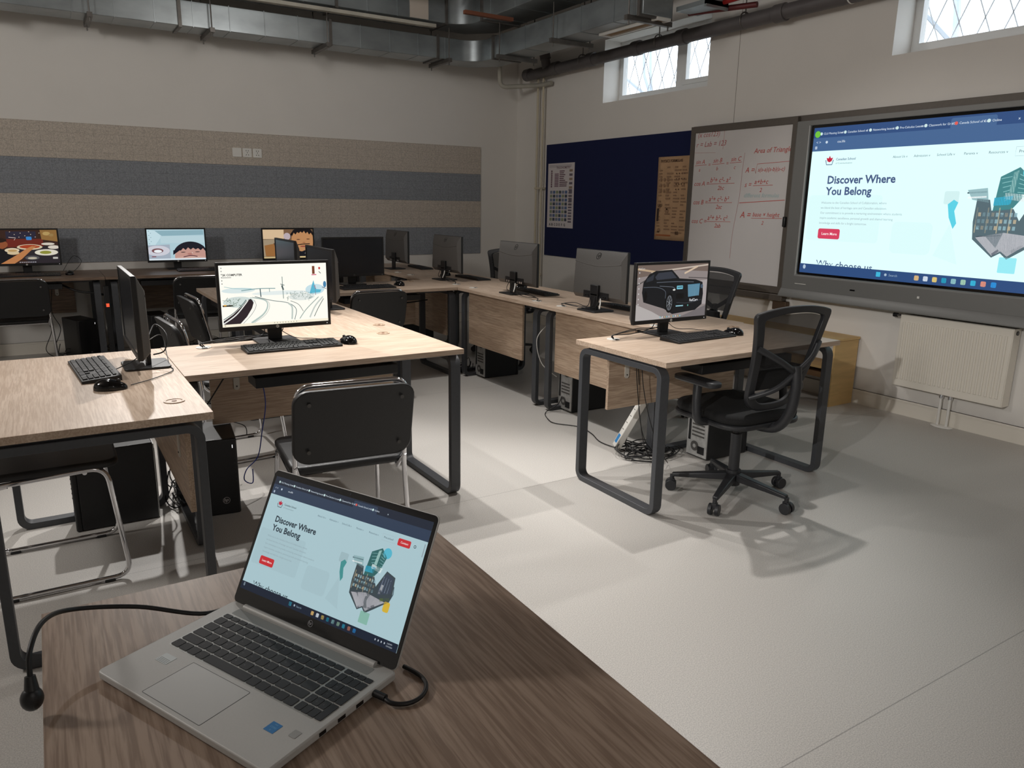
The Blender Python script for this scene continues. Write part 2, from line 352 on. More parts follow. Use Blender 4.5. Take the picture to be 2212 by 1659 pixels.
def web_page(w, h, st, tint, head, bar, red, dark, step):
    P = Pic(16, 9, w, h, st, step=step)
    P.rect(0, 0, 16, 9, tint)
    P.rect(0, 0, 16, 1.42, head); P.rect(0, 0, 16, .62, bar)
    P.rr(8.55, .1, 10.9, .72, .12, head)
    for i, t in enumerate(('CLU Meeting Sched', 'Canadian School of', 'Networking lesson 1', 'Pre-Calculus Lesson', 'Classwork for Gr 10', 'Canada School of Co', 'Online')):
        x = .55+i*1.66
        P.ell(x, .38, .09, .09, (200, 225, 225) if i not in (5,) else (220, 90, 80)); P.text(t, x+.16, .44, .17, (215, 228, 240)); P.text('x', x+1.4, .44, .2, (215, 228, 240))
    P.ell(.3, .4, .2, .2, (110, 190, 60)) if w > 1 else None
    P.text('< >', .25, .97, .24, (200, 215, 230)); P.ell(1.0, .9, .08, .08, (200, 215, 230)); P.text('csu.life', 1.75, .97, .2, (220, 230, 240))
    P.rr(.2, 1.12, .36, 1.3, .03, (170, 185, 205))
    # pale background shapes
    g1 = tuple(int(v*.975) for v in tint)
    P.rr(.2, 4.1, 5.2, 6.9, .2, g1); P.rr(6.0, 5.6, 8.4, 7.4, .3, g1)
    P.poly([(8.6, 7.4), (9.3, 5.6), (10, 7.8)], g1)
    # logo
    P.poly([(1.35, 1.72), (1.43, 1.88), (1.58, 1.84), (1.5, 2.05), (1.35, 2.12), (1.2, 2.05), (1.12, 1.84), (1.27, 1.88)], (190, 30, 60))
    P.line([(1.08, 1.98), (1.16, 2.26), (1.54, 2.26), (1.62, 1.98)], .05, dark)
    P.text('Canadian School', 1.8, 2.02, .2, dark, .01); P.text('of Communication', 1.8, 2.24, .15, (120, 140, 150))
    for t, x in (('About Us v', 5.5), ('Admission v', 6.75), ('School Life v', 8.05), ('Parents v', 9.5), ('Resources v', 10.75)):
        P.text(t, x, 2.03, .19, (90, 110, 125))
    P.line([(12.05, 1.75), (13.3, 1.75), (13.3, 2.2), (12.05, 2.2), (12.05, 1.75)], .015, (170, 185, 195)); P.text('Pre-school', 12.2, 2.04, .2, (60, 75, 90))
    P.rr(13.5, 1.72, 14.65, 2.23, .1, red); P.text('Contact', 13.75, 2.04, .21, (250, 240, 240), .01)
    P.ell(15.05, 1.98, .11, .11, dark); P.ell(15.05, 1.98, .07, .07, tint)
    P.text('Discover Where', 1.35, 3.4, .66, dark, .028); P.text('You Belong', 1.35, 4.08, .66, dark, .028)
    for i, t in enumerate(('Welcome to the Canadian School of Collaboration, where', 'we blend the best of heritage care and Canadian education.', 'Our commitment is to provide a nurturing environment where students', 'inspire academic excellence, personal growth and shared learning', 'knowledge and skills for a bright tomorrow.')):
        P.text(t, 1.1, 4.62+i*.31, .185, (150, 170, 178))
    P.rr(1.1, 6.15, 2.65, 6.78, .12, red); P.text('Learn More', 1.36, 6.54, .23, (250, 235, 235), .012)
    P.text('Why choose us', 1.2, 8.56, .62, dark, .01, cut=8.42)
    # leaf-shaped collage
    P.rr(8.8, 3.9, 9.6, 4.6, .1, tuple(int(v*.93) for v in tint))
    teal = (70, 150, 150) if w < 1 else (90, 205, 225); sky = (90, 190, 215) if w < 1 else (110, 225, 240)
    P.poly([(9.05, 4.6), (9.35, 4.35), (9.6, 4.5), (9.45, 4.95), (9.65, 5.6), (9.5, 5.9), (9.2, 5.3)], teal)
    P.poly([(10.0, 3.85), (11.0, 3.75), (11.15, 4.5), (10.3, 4.35)], (150, 185, 190)); P.line([(10.0, 4.0), (11.0, 3.95)], .08, (70, 95, 105)); P.line([(10.05, 4.25), (11.0, 4.2)], .08, (240, 245, 245))
    body = [(10.55, 4.3), (11.2, 4.35), (11.35, 4.9), (12.4, 4.8), (12.75, 5.4), (13.35, 4.15), (14.2, 4.4), (14.35, 5.6), (14.2, 6.1), (13.1, 6.9), (12.45, 7.35), (12.1, 7.05), (11.7, 7.3), (10.6, 6.4), (10.5, 5.5)]
    P.poly(body, (84, 104, 112) if w > 1 else (62, 74, 80))
    P.poly([(11.55, 3.2), (12.4, 2.75), (13.0, 3.3), (12.7, 4.3), (12.3, 4.85), (11.4, 4.95)], (66, 130, 134) if w > 1 else (50, 104, 104))
    P.poly([(12.15, 3.0), (12.38, 2.9), (12.3, 4.0), (12.05, 4.0)], (180, 220, 215))
    for k in range(6): P.line([(11.6+.06*k, 3.3+k*.22), (12.1, 3.2+k*.22)], .035, (150, 205, 205))
    for k in range(6): P.line([(12.45, 3.1+k*.22), (12.85, 3.3+k*.18)], .035, (150, 205, 205))
    P.ell(12.95, 3.0, .38, .38, sky)
    P.poly([(11.4, 4.25), (12.3, 4.15), (12.2, 4.6), (11.4, 4.65)], (60, 170, 200)); P.poly([(11.9, 4.0), (12.9, 4.1), (12.8, 4.45), (11.9, 4.3)], (225, 240, 240))
    for r in range(3):
        for k in range(9):
            if r < 3: P.rect(10.72+k*.22, 5.0+r*.34, 10.86+k*.22, 5.2+r*.34, (150, 185, 195) if (k+r) % 3 else (196, 180, 150))
    for k in range(4):
        P.line([(10.65+k*.55, 4.75), (10.65+k*.55, 6.05)], .05, (190, 180, 150))
    P.poly([(13.4, 4.3), (14.1, 4.5), (14.2, 5.5), (13.1, 5.9), (13.0, 5.2)], (70, 78, 96))
    for k in range(4): P.line([(13.25+k*.22, 4.55+.03*k), (13.15+k*.24, 5.6)], .04, (150, 165, 185))
    P.poly([(13.2, 5.1), (13.4, 5.15), (13.3, 5.75), (13.1, 5.8)], (235, 238, 240))
    P.poly([(10.75, 6.3), (12.1, 6.0), (13.9, 6.2), (12.9, 6.85), (12.45, 7.2), (12.1, 6.95), (11.7, 7.2)], (190, 190, 196))
    P.line([(10.8, 6.25), (12.0, 6.15)], .05, (60, 70, 80)); P.line([(11.7, 7.15), (12.0, 6.9)], .12, (50, 60, 80)); P.line([(12.6, 6.95), (13.1, 6.65)], .15, (40, 46, 60))
    P.line([(13.4, 6.15), (14.2, 5.9)], .22, (90, 110, 60))
    P.line([(14.3, 5.0), (14.4, 5.5), (14.2, 6.1)], .06, (60, 76, 90))
    P.rr(12.1, 7.25, 12.95, 8.05, .05, (140, 190, 175) if w < 1 else (150, 230, 240))
    if w < 1: P.rr(13.85, 6.1, 14.4, 6.8, .15, (220, 185, 60))
    P.line([(15.85, 1.6), (15.85, 2.5)], .08, (150, 165, 175))
    P.rect(0, 8.42, 16, 9, bar); P.ell(.35, 8.62, .1, .14, (200, 220, 235))
    P.rr(5.4, 8.55, 5.68, 8.83, .03, (70, 200, 235)); P.ell(6.0, 8.68, .08, .08, (190, 210, 225)); P.text('Search', 6.2, 8.75, .2, (160, 185, 205))
    for i, c in enumerate(((230, 190, 120), (225, 235, 245), (240, 210, 110), (40, 160, 190), (150, 200, 200), (170, 210, 180), (60, 190, 225), (235, 150, 120), (50, 150, 225))):
        P.rr(7.75+i*.52, 8.56, 8.02+i*.52, 8.84, .06, c)
    for i in range(4): P.ell(14.0+i*.28, 8.68, .05, .07, (210, 220, 230))
    P.text('2:48 PM', 15.05, 8.67, .14, (210, 220, 230)); P.text('12/9/2024', 15.0, 8.85, .14, (210, 220, 230))
    return P

# ================================================================== the room
XR, YB, XL, YF, HC = 5.11, 8.137, -6.0, -4.0, 3.55
def struct(mb, name, **k):
    o = mb.build(name, smooth=0, **k); o['kind'] = 'structure'; return o
struct(MB().box(XL-.2, XR+.5, YF-.2, YB+.3, -.1, 0, floor_mat()), 'floor')
struct(MB().box(XL-.2, XR+.5, YF-.2, YB+.3, HC, HC+.1, CEIL), 'ceiling')
struct(MB().box(XL-.2, XR+.5, YB, YB+.3, 0, HC, WALL), 'wall_back')
struct(MB().box(XL-.2, XL, YF, YB, 0, HC, WALL), 'wall_left')
struct(MB().box(XL-.2, XR+.5, YF-.2, YF, 0, HC, WALL), 'wall_front')
W1 = (5.02, 6.477, 2.455, 3.06); W2 = (1.62, 3.314, 2.463, 3.07)
b = MB()
for y0, y1, z0, z1 in ((YF, YB, 0, 2.455), (YF, W2[0], 2.455, HC), (W2[1], W1[0], 2.455, HC), (W1[1], YB, 2.455, HC), (W2[0], W2[1], W2[3], HC), (W1[0], W1[1], W1[3], HC)):
    b.box(XR, XR+.30, y0, y1, z0, z1, WALL)
b.box(XR-.0015, XR, 4.683, 4.687, 2.12, HC, mat('wall_seam_shadow_gap', (150, 142, 134), .9))
struct(b, 'wall_right')
struct(MB().box(XR-.014, XR, YF, YB, 0, .11, SKIRT).box(XR-.018, XR, YF, YB, .095, .11, SKIRT), 'baseboard_right')
struct(MB().box(XL, XR-.014, YB-.014, YB, 0, .11, SKIRT).box(XL, XR-.014, YB-.018, YB, .095, .11, SKIRT), 'baseboard_back')
struct(MB().box(XL, XL+.014, YF, YB-.014, 0, .11, SKIRT), 'baseboard_left')

def window(name, o, mull):
    y0, y1, z0, z1 = o; xf = XR+.21
    z0 += .03; fw = .055; MX = Matrix(((0, 0, 1, 0), (1, 0, 0, 0), (0, 1, 0, 0), (0, 0, 0, 1)))
    f = MB().ring([(y0, z0-.03), (y1, z0-.03), (y1, z1), (y0, z1)], [(y0+fw, z0+fw), (y1-fw, z0+fw), (y1-fw, z1-fw), (y0+fw, z1-fw)], xf, xf+.06, PVC, MX)
    f.box(xf-.002, xf+.061, mull-.045, mull+.045, z0+fw-.01, z1-fw+.01, PVC)
    r = f.build(name, smooth=0); r['kind'] = 'structure'
    s = MB(); a, c = y0+fw, mull-.045; s.ring([(a, z0+fw), (c, z0+fw), (c, z1-fw), (a, z1-fw)], [(a+.045, z0+fw+.045), (c-.045, z0+fw+.045), (c-.045, z1-fw-.045), (a+.045, z1-fw-.045)], 0, .05, PVC, Matrix(((0, 0, 1, xf-.012), (1, 0, 0, 0), (0, 1, 0, 0), (0, 0, 0, 1))))
    s.build('window_sash', r, bev=.003, smooth=0)
    MB().box(xf+.03, xf+.034, y0+fw, mull-.045, z0+fw, z1-fw, GLASS).build('window_pane', r, smooth=0)
    MB().box(xf+.03, xf+.034, mull+.045, y1-fw, z0+fw, z1-fw, GLASS).build('window_pane', r, smooth=0)
    return r
window('window_1', W1, 5.59); window('window_2', W2, 2.2)
# diamond security grilles outside, bare tree, window-well wall
GRI = mat('grille_metal', (214, 216, 220), .5)
for (y0, y1, z0, z1), lab in ((W1, 'white diamond security grille outside the left window above the navy board'), (W2, 'white diamond security grille outside the right window above the display')):
    g = MB(); d = .17; n = int((y1-y0)/d)+8
    for k in range(-4, n):
        for s_ in (1, -1):
            ya = y0+k*d; yb = ya+s_*(z1-z0)*.42; q0 = 0; q1 = 1
            if yb != ya:
                e0, e1 = sorted(((y0-ya)/(yb-ya), (y1-ya)/(yb-ya))); q0, q1 = max(0, e0), min(1, e1)
            if q1-q0 < .02: continue
            g.tube([(XR+.325, ya+(yb-ya)*q0, z0+(z1-z0)*q0), (XR+.325, ya+(yb-ya)*q1, z0+(z1-z0)*q1)], .0045, GRI, 5)
    g.box(XR+.315, XR+.335, y0, y1, z0-.02, z0, GRI)
    tag(g.build('security_grille'), lab, 'grille', 'window grilles')
def tree(x, y, z, h, seed, lab):
    rnd = random.Random(seed); t = MB(); BR = mat('bare_bark', (176, 184, 194), .9)
    def br(p, d, l, r, k):
        q = p+d*l; t.tube([p, (p+q)/2+Vector((rnd.uniform(-1, 1), rnd.uniform(-1, 1), 0))*l*.06, q], [r, r*.85, r*.7], BR, 5)
        if k == 0: return
        for _ in range(3):
            nd = (d+Vector((rnd.uniform(-1, 1), rnd.uniform(-1, 1), rnd.uniform(-.4, .8)))*.75).normalized(); br(q, nd, l*rnd.uniform(.6, .85), r*.62, k-1)
    br(Vector((x, y, z)), Vector((0, .08, 1)).normalized(), h, .05, 5)
    tag(t.build('bare_tree'), lab, 'tree', 'trees outside')
tree(9.2, 10.2, 1.9, 1.3, 3, 'bare leafless tree seen through the left window'); tree(8.3, 4.6, 1.9, 1.2, 9, 'bare leafless tree seen through the right window')
struct(MB().box(XR+.55, 40, -20, 40, 1.8, 1.9, mat('outdoor_ground', (120, 118, 110), .9)), 'ground')

# felt stripes on the back wall
zz = (.831, 1.1425, 1.451, 1.766, 2.080); BEI = felt('beige_felt', (206, 195, 182), 0); GRY = felt('grey_felt', (150, 154, 160), 1.3)
for i, (m, t) in enumerate(((GRY, 'lowest dark grey felt wall panel stripe behind the monitors'), (BEI, 'lower beige felt wall panel stripe just above the back monitors'), (GRY, 'upper dark grey felt wall panel stripe under the sockets'), (BEI, 'topmost beige felt wall panel stripe holding the wall sockets'))):
    tag(MB().box(XL+.05, 4.598, YB-.010, YB-.0005, zz[i]+.0006, zz[i+1]-.0006, m).build('felt_wall_panel', smooth=0, bev=.0008), t, 'wall panel', 'felt wall stripes')
for i in range(3):
    x = 1.735+i*.1; t = thing('wall_socket', ('blank white wall plate left of the two sockets', 'white wall socket in the middle of the row of three', 'white wall socket at the right end of the row of three')[i], 'socket', (x+.046, YB-.010, 1.888), group='wall plates on the beige stripe')
    MB().prism(rrect(-.044, .044, -.044, .044, .006), 0, .008, WHT, Matrix(((1, 0, 0, 0), (0, 0, -1, 0), (0, 1, 0, 0), (0, 0, 0, 1)))).build('face_plate', t, bev=.002)
    if i:
        h = MB()
        for u, v, a in ((-.01, .02, 0), (.01, .02, 0), (0, .002, 0), (-.011, -.02, .5), (.011, -.02, -.5)):
            h.box(-.0022, .0022, -.0085, -.0078, -.006, .006, GLOSS, TR(u, 0, v) @ Matrix.Rotation(a, 4, 'Y'))
        h.build('socket_hole', t, smooth=0)

# ------------------------------------------------------------------ ducts and pipes near the ceiling
def duct(name, lab, ys, xs, z0, z1, yend, xin):
    y0, y1 = ys; x0, x1 = xs; n = 8; P = [(XL+.02, y0)]
    SEAMS = []
    r = .22; cx, cy = x0-r, y0-r
    P += [(cx+r*math.sin(a), cy+r*math.cos(a)) for a in [PI/2*k/n for k in range(n+1)]]
    P += [(x0, yend), (x1, yend), (x1, y1-.25), (x1-.25, y1), (XL+.02, y1)]
    t = thing(name, lab, 'air duct', (0, 0, 0)); MB().prism(P, z0, z1, GALV).build('duct_body', t, bev=.004, smooth=30)
    s = MB()
    for k in range(26):
        x = -3.6+k*.31
        if x < x0-.3: MB().box(x-.003, x+.003, y0-.005, y1+.004, z0-.003, z1+.005, GALV).build('standing_seam', t, smooth=0)
    k = y0-.5
    while k > yend+.1: MB().box(x0-.005, x1+.005, k-.003, k+.003, z0-.003, z1+.005, GALV).build('standing_seam', t, smooth=0); k -= .45
    fl = MB()
    for x in (-.2, 1.25, 2.6, 3.75): MB().box(x-.014, x+.014, y0-.02, y1+.02, z0-.014, z1+.014, GALD).build('flange', t, smooth=0)
    MB().box(x0-.02, x1+.02, yend+.02, yend+.05, z0-.014, z1+.014, GALD).build('flange', t, smooth=0); MB().box(x0-.02, x1+.02, y0-.36, y0-.33, z0-.014, z1+.014, GALD).build('flange', t, smooth=0)
    return t
A = duct('air_duct', 'lower galvanised square duct running along the back wall and turning the corner', (7.56, 7.87), (4.23, 4.54), 2.9, 3.11, 4.9, 0)
U = duct('air_duct', 'upper galvanised duct nearer the room, above the lower one', (7.36, 7.70), (3.98, 4.4), 3.2, 3.44, 3.6, 0)
MB().box(3.35, 3.55, 7.352, 7.36, 3.205, 3.40, mat('pale_duct_patch', (196, 184, 172), .7)).build('joint_patch', U)
for i, (x, y, hz, dx) in enumerate([(-.25, 7.7, 2.88, 0), (.55, 7.7, 2.88, 0), (1.5, 7.7, 2.88, 0), (2.55, 7.7, 2.88, 0), (3.85, 7.7, 2.88, 0), (4.38, 7.0, 2.88, 1), (4.38, 6.05, 2.88, 1), (4.38, 5.0, 2.88, 1)]):
    t = thing('duct_hanger', ('leftmost hanger of the lower duct', 'second hanger of the lower duct from the left', 'third hanger of the lower duct from the left', 'fourth hanger of the lower duct, above the middle monitors', 'hanger at the corner bend of the lower duct', 'hanger just right of the duct corner', 'hanger midway along the side run of the duct', 'hanger at the open end of the side duct by the window')[i], 'hanger', (x, y, hz), PI/2 if dx else 0, 'threaded-rod duct hangers')
    MB().box(-.02, .02, -.24, .24, -.02, .018, GALD).build('angle_bar', t, smooth=0)
    for s_ in (-1, 1): MB().cyl((0, .21*s_, -.05), (0, .21*s_, HC-hz), .006, GALD, 8).build('threaded_rod', t)
t = thing('air_grille', 'pale slotted air grille under the side duct near the left window', 'vent', (4.46, 5.28, 2.9))
MB().ring([(-.07, -.38), (.07, -.38), (.07, .38), (-.07, .38)], [(-.045, -.35), (.045, -.35), (.045, .35), (-.045, .35)], -.022, 0, WHT).build('frame', t, bev=.002)
g = MB().box(-.05, .05, -.352, .352, -.006, -.001, mat('grille_inside', (170, 140, 110), .8))
for k in range(5): g.box(-.035+k*.017, -.031+k*.017, -.35, .35, -.014, -.004, mat('grille_slat', (190, 165, 135), .6))
g.build('louvre', t, smooth=0)
tag(MB().box(-5.9, 3.6, 7.28, 7.34, 3.13, 3.16, INSUL).build('cable_tray', smooth=0), 'thin pale cable tray running between the two ducts along the back wall', 'cable tray')
t = thing('round_duct', 'shiny round insulated duct hanging above the upper duct, topmost at the ceiling', 'air duct', (0, 0, 0))
MB().cyl((-5, 6.7, 3.43), (2.6, 6.95, 3.43), .09, GALV, 24).build('duct_body', t)
rp = MB(); rp.tube(smooth_path([(2.6, 6.95, 3.43), (3.2, 6.99, 3.43), (3.5, 7.1, 3.42)], 5), .085, GALV, 20); rp.build('bend', t)
tag(MB().box(3.4, 3.9, 6.3, 6.34, 3.05, 3.08, mat('rusty_steel', (110, 64, 44), .8)).build('rusty_bracket', smooth=0), 'rusty brown strut bracket hanging below the upper duct near the corner', 'bracket')
tag(MB().box(1.35, 1.7, 6.55, 6.6, 3.09, 3.13, mat('rusty_steel', (110, 64, 44), .8)).build('rusty_bracket', smooth=0), 'rusty brown strut bracket at the top of the back duct, left of middle', 'bracket')
# dark drain pipe
t = thing('drain_pipe', 'thick dark grey drain pipe running along the right wall in front of the window', 'pipe', (0, 0, 0))
MB().cyl((5.0, 7.78, 2.865), (5.0, -3.0, 2.90), .055, PIPEG, 24).build('pipe', t)
cp = MB()
for y in (7.73, 7.18, 6.55, 5.85, 5.25, 4.2, 3.1): MB().cyl((5.0, y-.05, 2.875), (5.0, y+.05, 2.875), .066, PIPEG, 24).build('coupling', t, bev=.004)
MB().cyl((5.0, 7.35, 2.87), (4.97, 7.37, 3.04), .05, PIPEG, 20).cyl((4.98, 7.36, 2.99), (4.97, 7.37, 3.05), .06, PIPEG, 20).build('branch', t)
for y in (6.7, 5.55, 4.55, 3.6):
    MB().cyl((5.0, y, 2.93), (5.0, y, HC), .005, GALD, 8).build('hanger_rod', t)
    MB().tube([(5.0+.06*math.sin(a), y, 2.885+.06*math.cos(a)) for a in [2*PI*k/24 for k in range(24)]], .006, GALD if y > 4.3 else WHT, 6, closed=True).build('clamp', t)
t = thing('sprinkler_pipe', 'thin red sprinkler pipe above the drain pipe near the display', 'pipe', (0, 0, 0))
MB().tube(fillet([(4.75, 4.7, 2.98), (4.75, 4.45, 2.985), (4.8, -2, 3.02)], .1), .018, RED, 12).build('pipe', t)
MB().cyl((4.72, 4.9, 2.965), (4.9, 4.35, 2.95), .022, mat('maroon_pipe', (100, 40, 40), .5), 12).build('branch', t)
tag(MB().box(4.56, 4.8, 4.55, 4.88, 2.95, 2.985, GALV).box(4.56, 4.8, 4.55, 4.57, 2.93, 3.0, GALV).build('duct_stub', smooth=0), 'small galvanised bracket tray at the open end of the side duct', 'bracket')
# pale pipes in the corner
t = thing('riser_pipes', 'pair of cream vertical riser pipes in the corner beside the navy board', 'pipe', (0, 0, 0))
for y in (7.60, 7.49): MB().cyl((5.05, y, 0), (5.05, y, 2.84), .013, PIPEW, 12).build('pipe', t)
MB().box(5.03, 5.07, 7.48, 7.61, .6, .62, PIPEW).box(5.03, 5.11, 7.48, 7.61, 1.6, 1.62, PIPEW).build('pipe_clip', t, smooth=0)
tag(MB().tube(fillet([(4.62, 7.75, 2.93), (4.66, 7.8, 2.72), (5.04, 7.55, 2.745), (5.06, 7.35, 2.75)], .08), .024, INSUL, 14).build('condensate_pipe'), 'pale bent pipe dropping from the duct corner to the risers', 'pipe')

# ------------------------------------------------------------------ navy board, posters
tag(MB().box(XR-.012, XR-.0005, 5.105, 7.469, .842, 2.095, NAVY).build('pinboard', bev=.002, smooth=0), 'large navy blue felt pinboard between the corner pipes and the whiteboard', 'pinboard')
M_X = lambda x, y, z: Matrix.Translation((x, y, z)) @ M_NEGX
def curl_sheet(m, y0, y1, z0, z1, x, amp, ph):
    b = MB(); return b.grid(lambda u, v: (x-.004-amp*(.5+.5*math.sin(v*5+ph+u*2)), y0+(y1-y0)*u, z0+(z1-z0)*v), 10, 14, m)
t = thing('poster', 'white printed study poster with tables pinned at the left of the navy board', 'poster', (0, 0, 0))
MB().box(XR-.0155, XR-.0125, 6.909, 7.417, 1.168, 1.883, mat('poster_paper', (214, 208, 206), .6)).build('paper', t, smooth=0)
P = Pic(10, 14, .508, .715, lit=False, step=.00003); rnd = random.Random(4)
P.rect(0, 0, 10, 14, (212, 204, 204))
P.rect(.4, .3, 9, .9, (190, 182, 184)); P.text('TRIGONOMETRY', 3.2, 1.2, .7, (120, 90, 100), .02)
for k in range(9):
    P.rect(1.2, 1.5+k*.42, 1.7, 1.8+k*.42, (90, 40, 60)); P.rect(2.6, 2.2+k*.33, 4.2, 2.42+k*.33, (128, 96, 112)) if k < 9 else 0
    P.rect(4.5, 1.6+k*.4, 4.5+rnd.uniform(1.5, 3.2), 1.8+k*.4, (96, 60, 76)); P.rect(8.2, 1.4+k*.9, 9.4, 1.9+k*.9, ((150, 130, 110), (110, 100, 110))[k % 2])
for r in range(8):
    for c in range(6):
        P.rr(1.0+c*1.15, 5.9+r*.85, 1.9+c*1.15, 6.55+r*.85, .1, ((120, 130, 150), (70, 78, 90), (140, 150, 120), (90, 110, 150))[(r*2+c*3) % 4])
for c in range(7): P.text('ABCDEFG'[c], .9+c*.95, 13.6, .8, (40, 40, 50), .02)
for r in range(12): P.rect(8.1, 5.6+r*.62, 9.4, 5.95+r*.62, (108, 100, 112))
P.build('print', t, M_X(XR-.0157, 7.163, 1.5255))
t = thing('poster', 'brown kraft paper poster beside the whiteboard on the navy board', 'poster', (0, 0, 0))
curl_sheet(mat('kraft_paper', (188, 152, 116), .8, noise=.08, nscale=12), 5.13, 5.56, 1.112, 1.879, XR-.014, .004, 0).build('paper', t, sol=.0008)
P = Pic(10, 16, .43, .76, lit=False, step=.00003); ink = (96, 70, 52); ink2 = (150, 118, 90)
P.text('PHYSICS FORMULAS', .8, 1.0, .75, ink, .02)
for r in range(22):
    for c in range(4):
        if (r*7+c*3) % 5: P.rect(.6+c*2.35, 1.8+r*.6, .6+c*2.35+(.9+((r*c*13) % 9)/8), 2.08+r*.6, ink2)
for k in range(9): P.ell(1.2+(k % 3)*1.1, 4.3+(k//3)*1.1, .34, .34, ink2)
for k in range(14): P.ell(6+(k % 4)*.8, 3.2+(k//4)*1.0, .14, .14, ink)
P.rect(.5, 9.9, 1.1, 12.4, (60, 44, 38)); P.text('UU', .7, 9.6, .9, ink, .03); P.text('BB', 6.6, 14.9, .9, ink, .03); P.ell(3.6, 10.4, .5, .5, ink2); P.ell(3.6, 10.0, .2, .16, ink); P.ell(1.4, 14.2, .5, .45, ink2); P.rect(.5, 15.0, 5.2, 15.3, (170, 96, 54))
P.build('print', t, M_X(XR-.0235, 5.345, 1.4955))

# ------------------------------------------------------------------ whiteboard and interactive display on sliding rails
t = thing('board_rail', 'long dark metal rail frame carrying the whiteboard and the big display', 'rail', (0, 0, 0))
MB().box(XR-.045, XR-.013, 1.0, 5.106, 2.07, 2.118, FRAMEB).build('top_rail', t, bev=.003)
MB().box(XR-.075, XR-.013, 3.965, 5.106, .69, .745, FRAMEB).build('bottom_rail', t, bev=.006)
MB().box(XR-.06, XR-.013, 3.93, 4.06, .62, .69, mat('rail_bracket', (92, 74, 60), .5, .4)).build('bracket', t, bev=.003)
t = thing('whiteboard', 'tall white marker board covered in red trigonometry formulas', 'whiteboard', (0, 0, 0))
yz = lambda y, z: (y, z)
MYZ = Matrix(((0, 0, 1, 0), (1, 0, 0, 0), (0, 1, 0, 0), (0, 0, 0, 1)))
MB().ring([(3.975, .75), (5.10, .75), (5.10, 2.112), (3.975, 2.112)], [(4.017, .806), (5.052, .806), (5.052, 2.058), (4.017, 2.058)], XR-.075, XR-.046, FRAMEB, MYZ).build('frame', t, bev=.002)
MB().box(XR-.064, XR-.050, 4.01, 5.06, .80, 2.065, WBOARD).build('writing_surface', t, smooth=0)
MB().box(XR-.10, XR-.07, 3.985, 4.01, 1.28, 1.36, BLK).build('handle', t, bev=.006)
P = Pic(10.35, 12.52, 1.035, 1.252, lit=False, step=.00003)
r1 = (196, 84, 76); r2 = (178, 98, 98); sh = .25
def frac(x, y, a, b, w_, s_=.52):
    P.text(a, x+.1, y-.12, s_, r1, .004, sh); P.line([(x, y+.02), (x+w_, y-.02)], .035, r1); P.text(b, x+w_*.35, y+.52, s_*.85, r1, .004, sh)
P.text('(x cos123)', .25, .38, .6, r2, .004, sh); P.text('r = Lab = 123', .15, 1.2, .62, r2, .004, sh); P.line([(3.35, 0), (3.3, 1.5)], .03, r2); P.line([(0, 1.65), (2.5, 1.75)], .02, r2)
frac(.15, 2.75, 'sin A', 'a', 1.4); P.text('=', 1.75, 2.9, .5, r1); frac(2.2, 2.7, 'sin B', 'b', 1.4); P.text('=', 3.8, 2.85, .5, r1); frac(4.2, 2.65, 'sin C', 'c', 1.3)
P.text('cos A =', .2, 4.5, .56, r1, .004, sh); frac(2.0, 4.35, 'b²+ c²- a²', '2bc', 2.9, .6)
P.text('cos B =', .25, 6.1, .56, r1, .004, sh); frac(2.0, 5.95, 'a²+ c²- b²', '2ac', 2.8, .6)
P.text('cos C =', .2, 7.75, .56, r1, .004, sh); frac(2.0, 7.55, 'a²+ b²- c²', '2ab', 2.8, .6)
P.curve([(5.75, 1.9), (5.65, 3.2), (5.55, 5.4), (5.3, 7.2), (5.1, 8.8), (5.05, 10.6)], .025, r2)
P.text('Area of Triangle', 6.7, 2.0, .56, r1, .004, sh); P.text('A =', 5.95, 3.5, .6, r1, .004, sh); P.line([(6.9, 3.2), (7.05, 3.6), (7.15, 2.85), (10.3, 2.75)], .035, r1); P.text('s(s-a)(s-b)(s-c)', 7.25, 3.45, .46, r1, .004, sh)
P.text('s =', 6.0, 4.65, .56, r1, .004, sh); frac(6.9, 4.55, 'a+b+c', '2', 2.0, .55)
P.text('different formulas', 6.0, 5.5, .5, (168, 196, 196), 0, sh); P.line([(5.6, 5.95), (10.2, 5.7)], .05, r1)
P.text('A =', 5.8, 7.15, .72, r1, .006, sh); frac(7.0, 7.15, 'base × height', '2', 3.1, .5)
P.build('handwriting', t, M_X(XR-.0642, 4.5345, 1.432))
t = thing('interactive_display', 'huge lit touch display on the right wall showing a school web page', 'display', (0, 0, 0))
ca = MB().ring([(1.755, .765), (3.95, .765), (3.95, 2.068), (1.755, 2.068)], [(1.88, .925), (3.825, .925), (3.825, 2.03), (1.88, 2.03)], XR-.115, XR-.05, TRAY, MYZ)
ca.build('bezel', t, bev=.012, seg=3)
MB().box(XR-.095, XR-.048, 1.8, 3.93, .8, 2.05, GLOSS).build('glass', t, smooth=0)
MB().prism([(XR-.05, .742), (XR-.145, .742), (XR-.145, .755), (XR-.115, .81), (XR-.05, .81)], -3.95, -1.755, TRAY, Matrix(((1, 0, 0, 0), (0, 0, -1, 0), (0, 1, 0, 0), (0, 0, 0, 1)))).build('pen_tray', t, bev=.004)
MB().box(XR-.1165, XR-.114, 3.30, 3.34, .845, .855, GLOSS).box(XR-.1165, XR-.114, 2.82, 2.835, .845, .86, WHT).build('button', t, smooth=0)
MB().box(XR-.1165, XR-.114, 3.72, 3.82, .852, .856, WHT).build('label_strip', t, smooth=0)
P = web_page(1.895, 1.066, 1.0, (222, 254, 254), (66, 98, 142), (44, 74, 122), (208, 62, 92), (70, 88, 128), .00012)
P.build('screen', t, M_X(XR-.0955, 2.8525, 1.477))

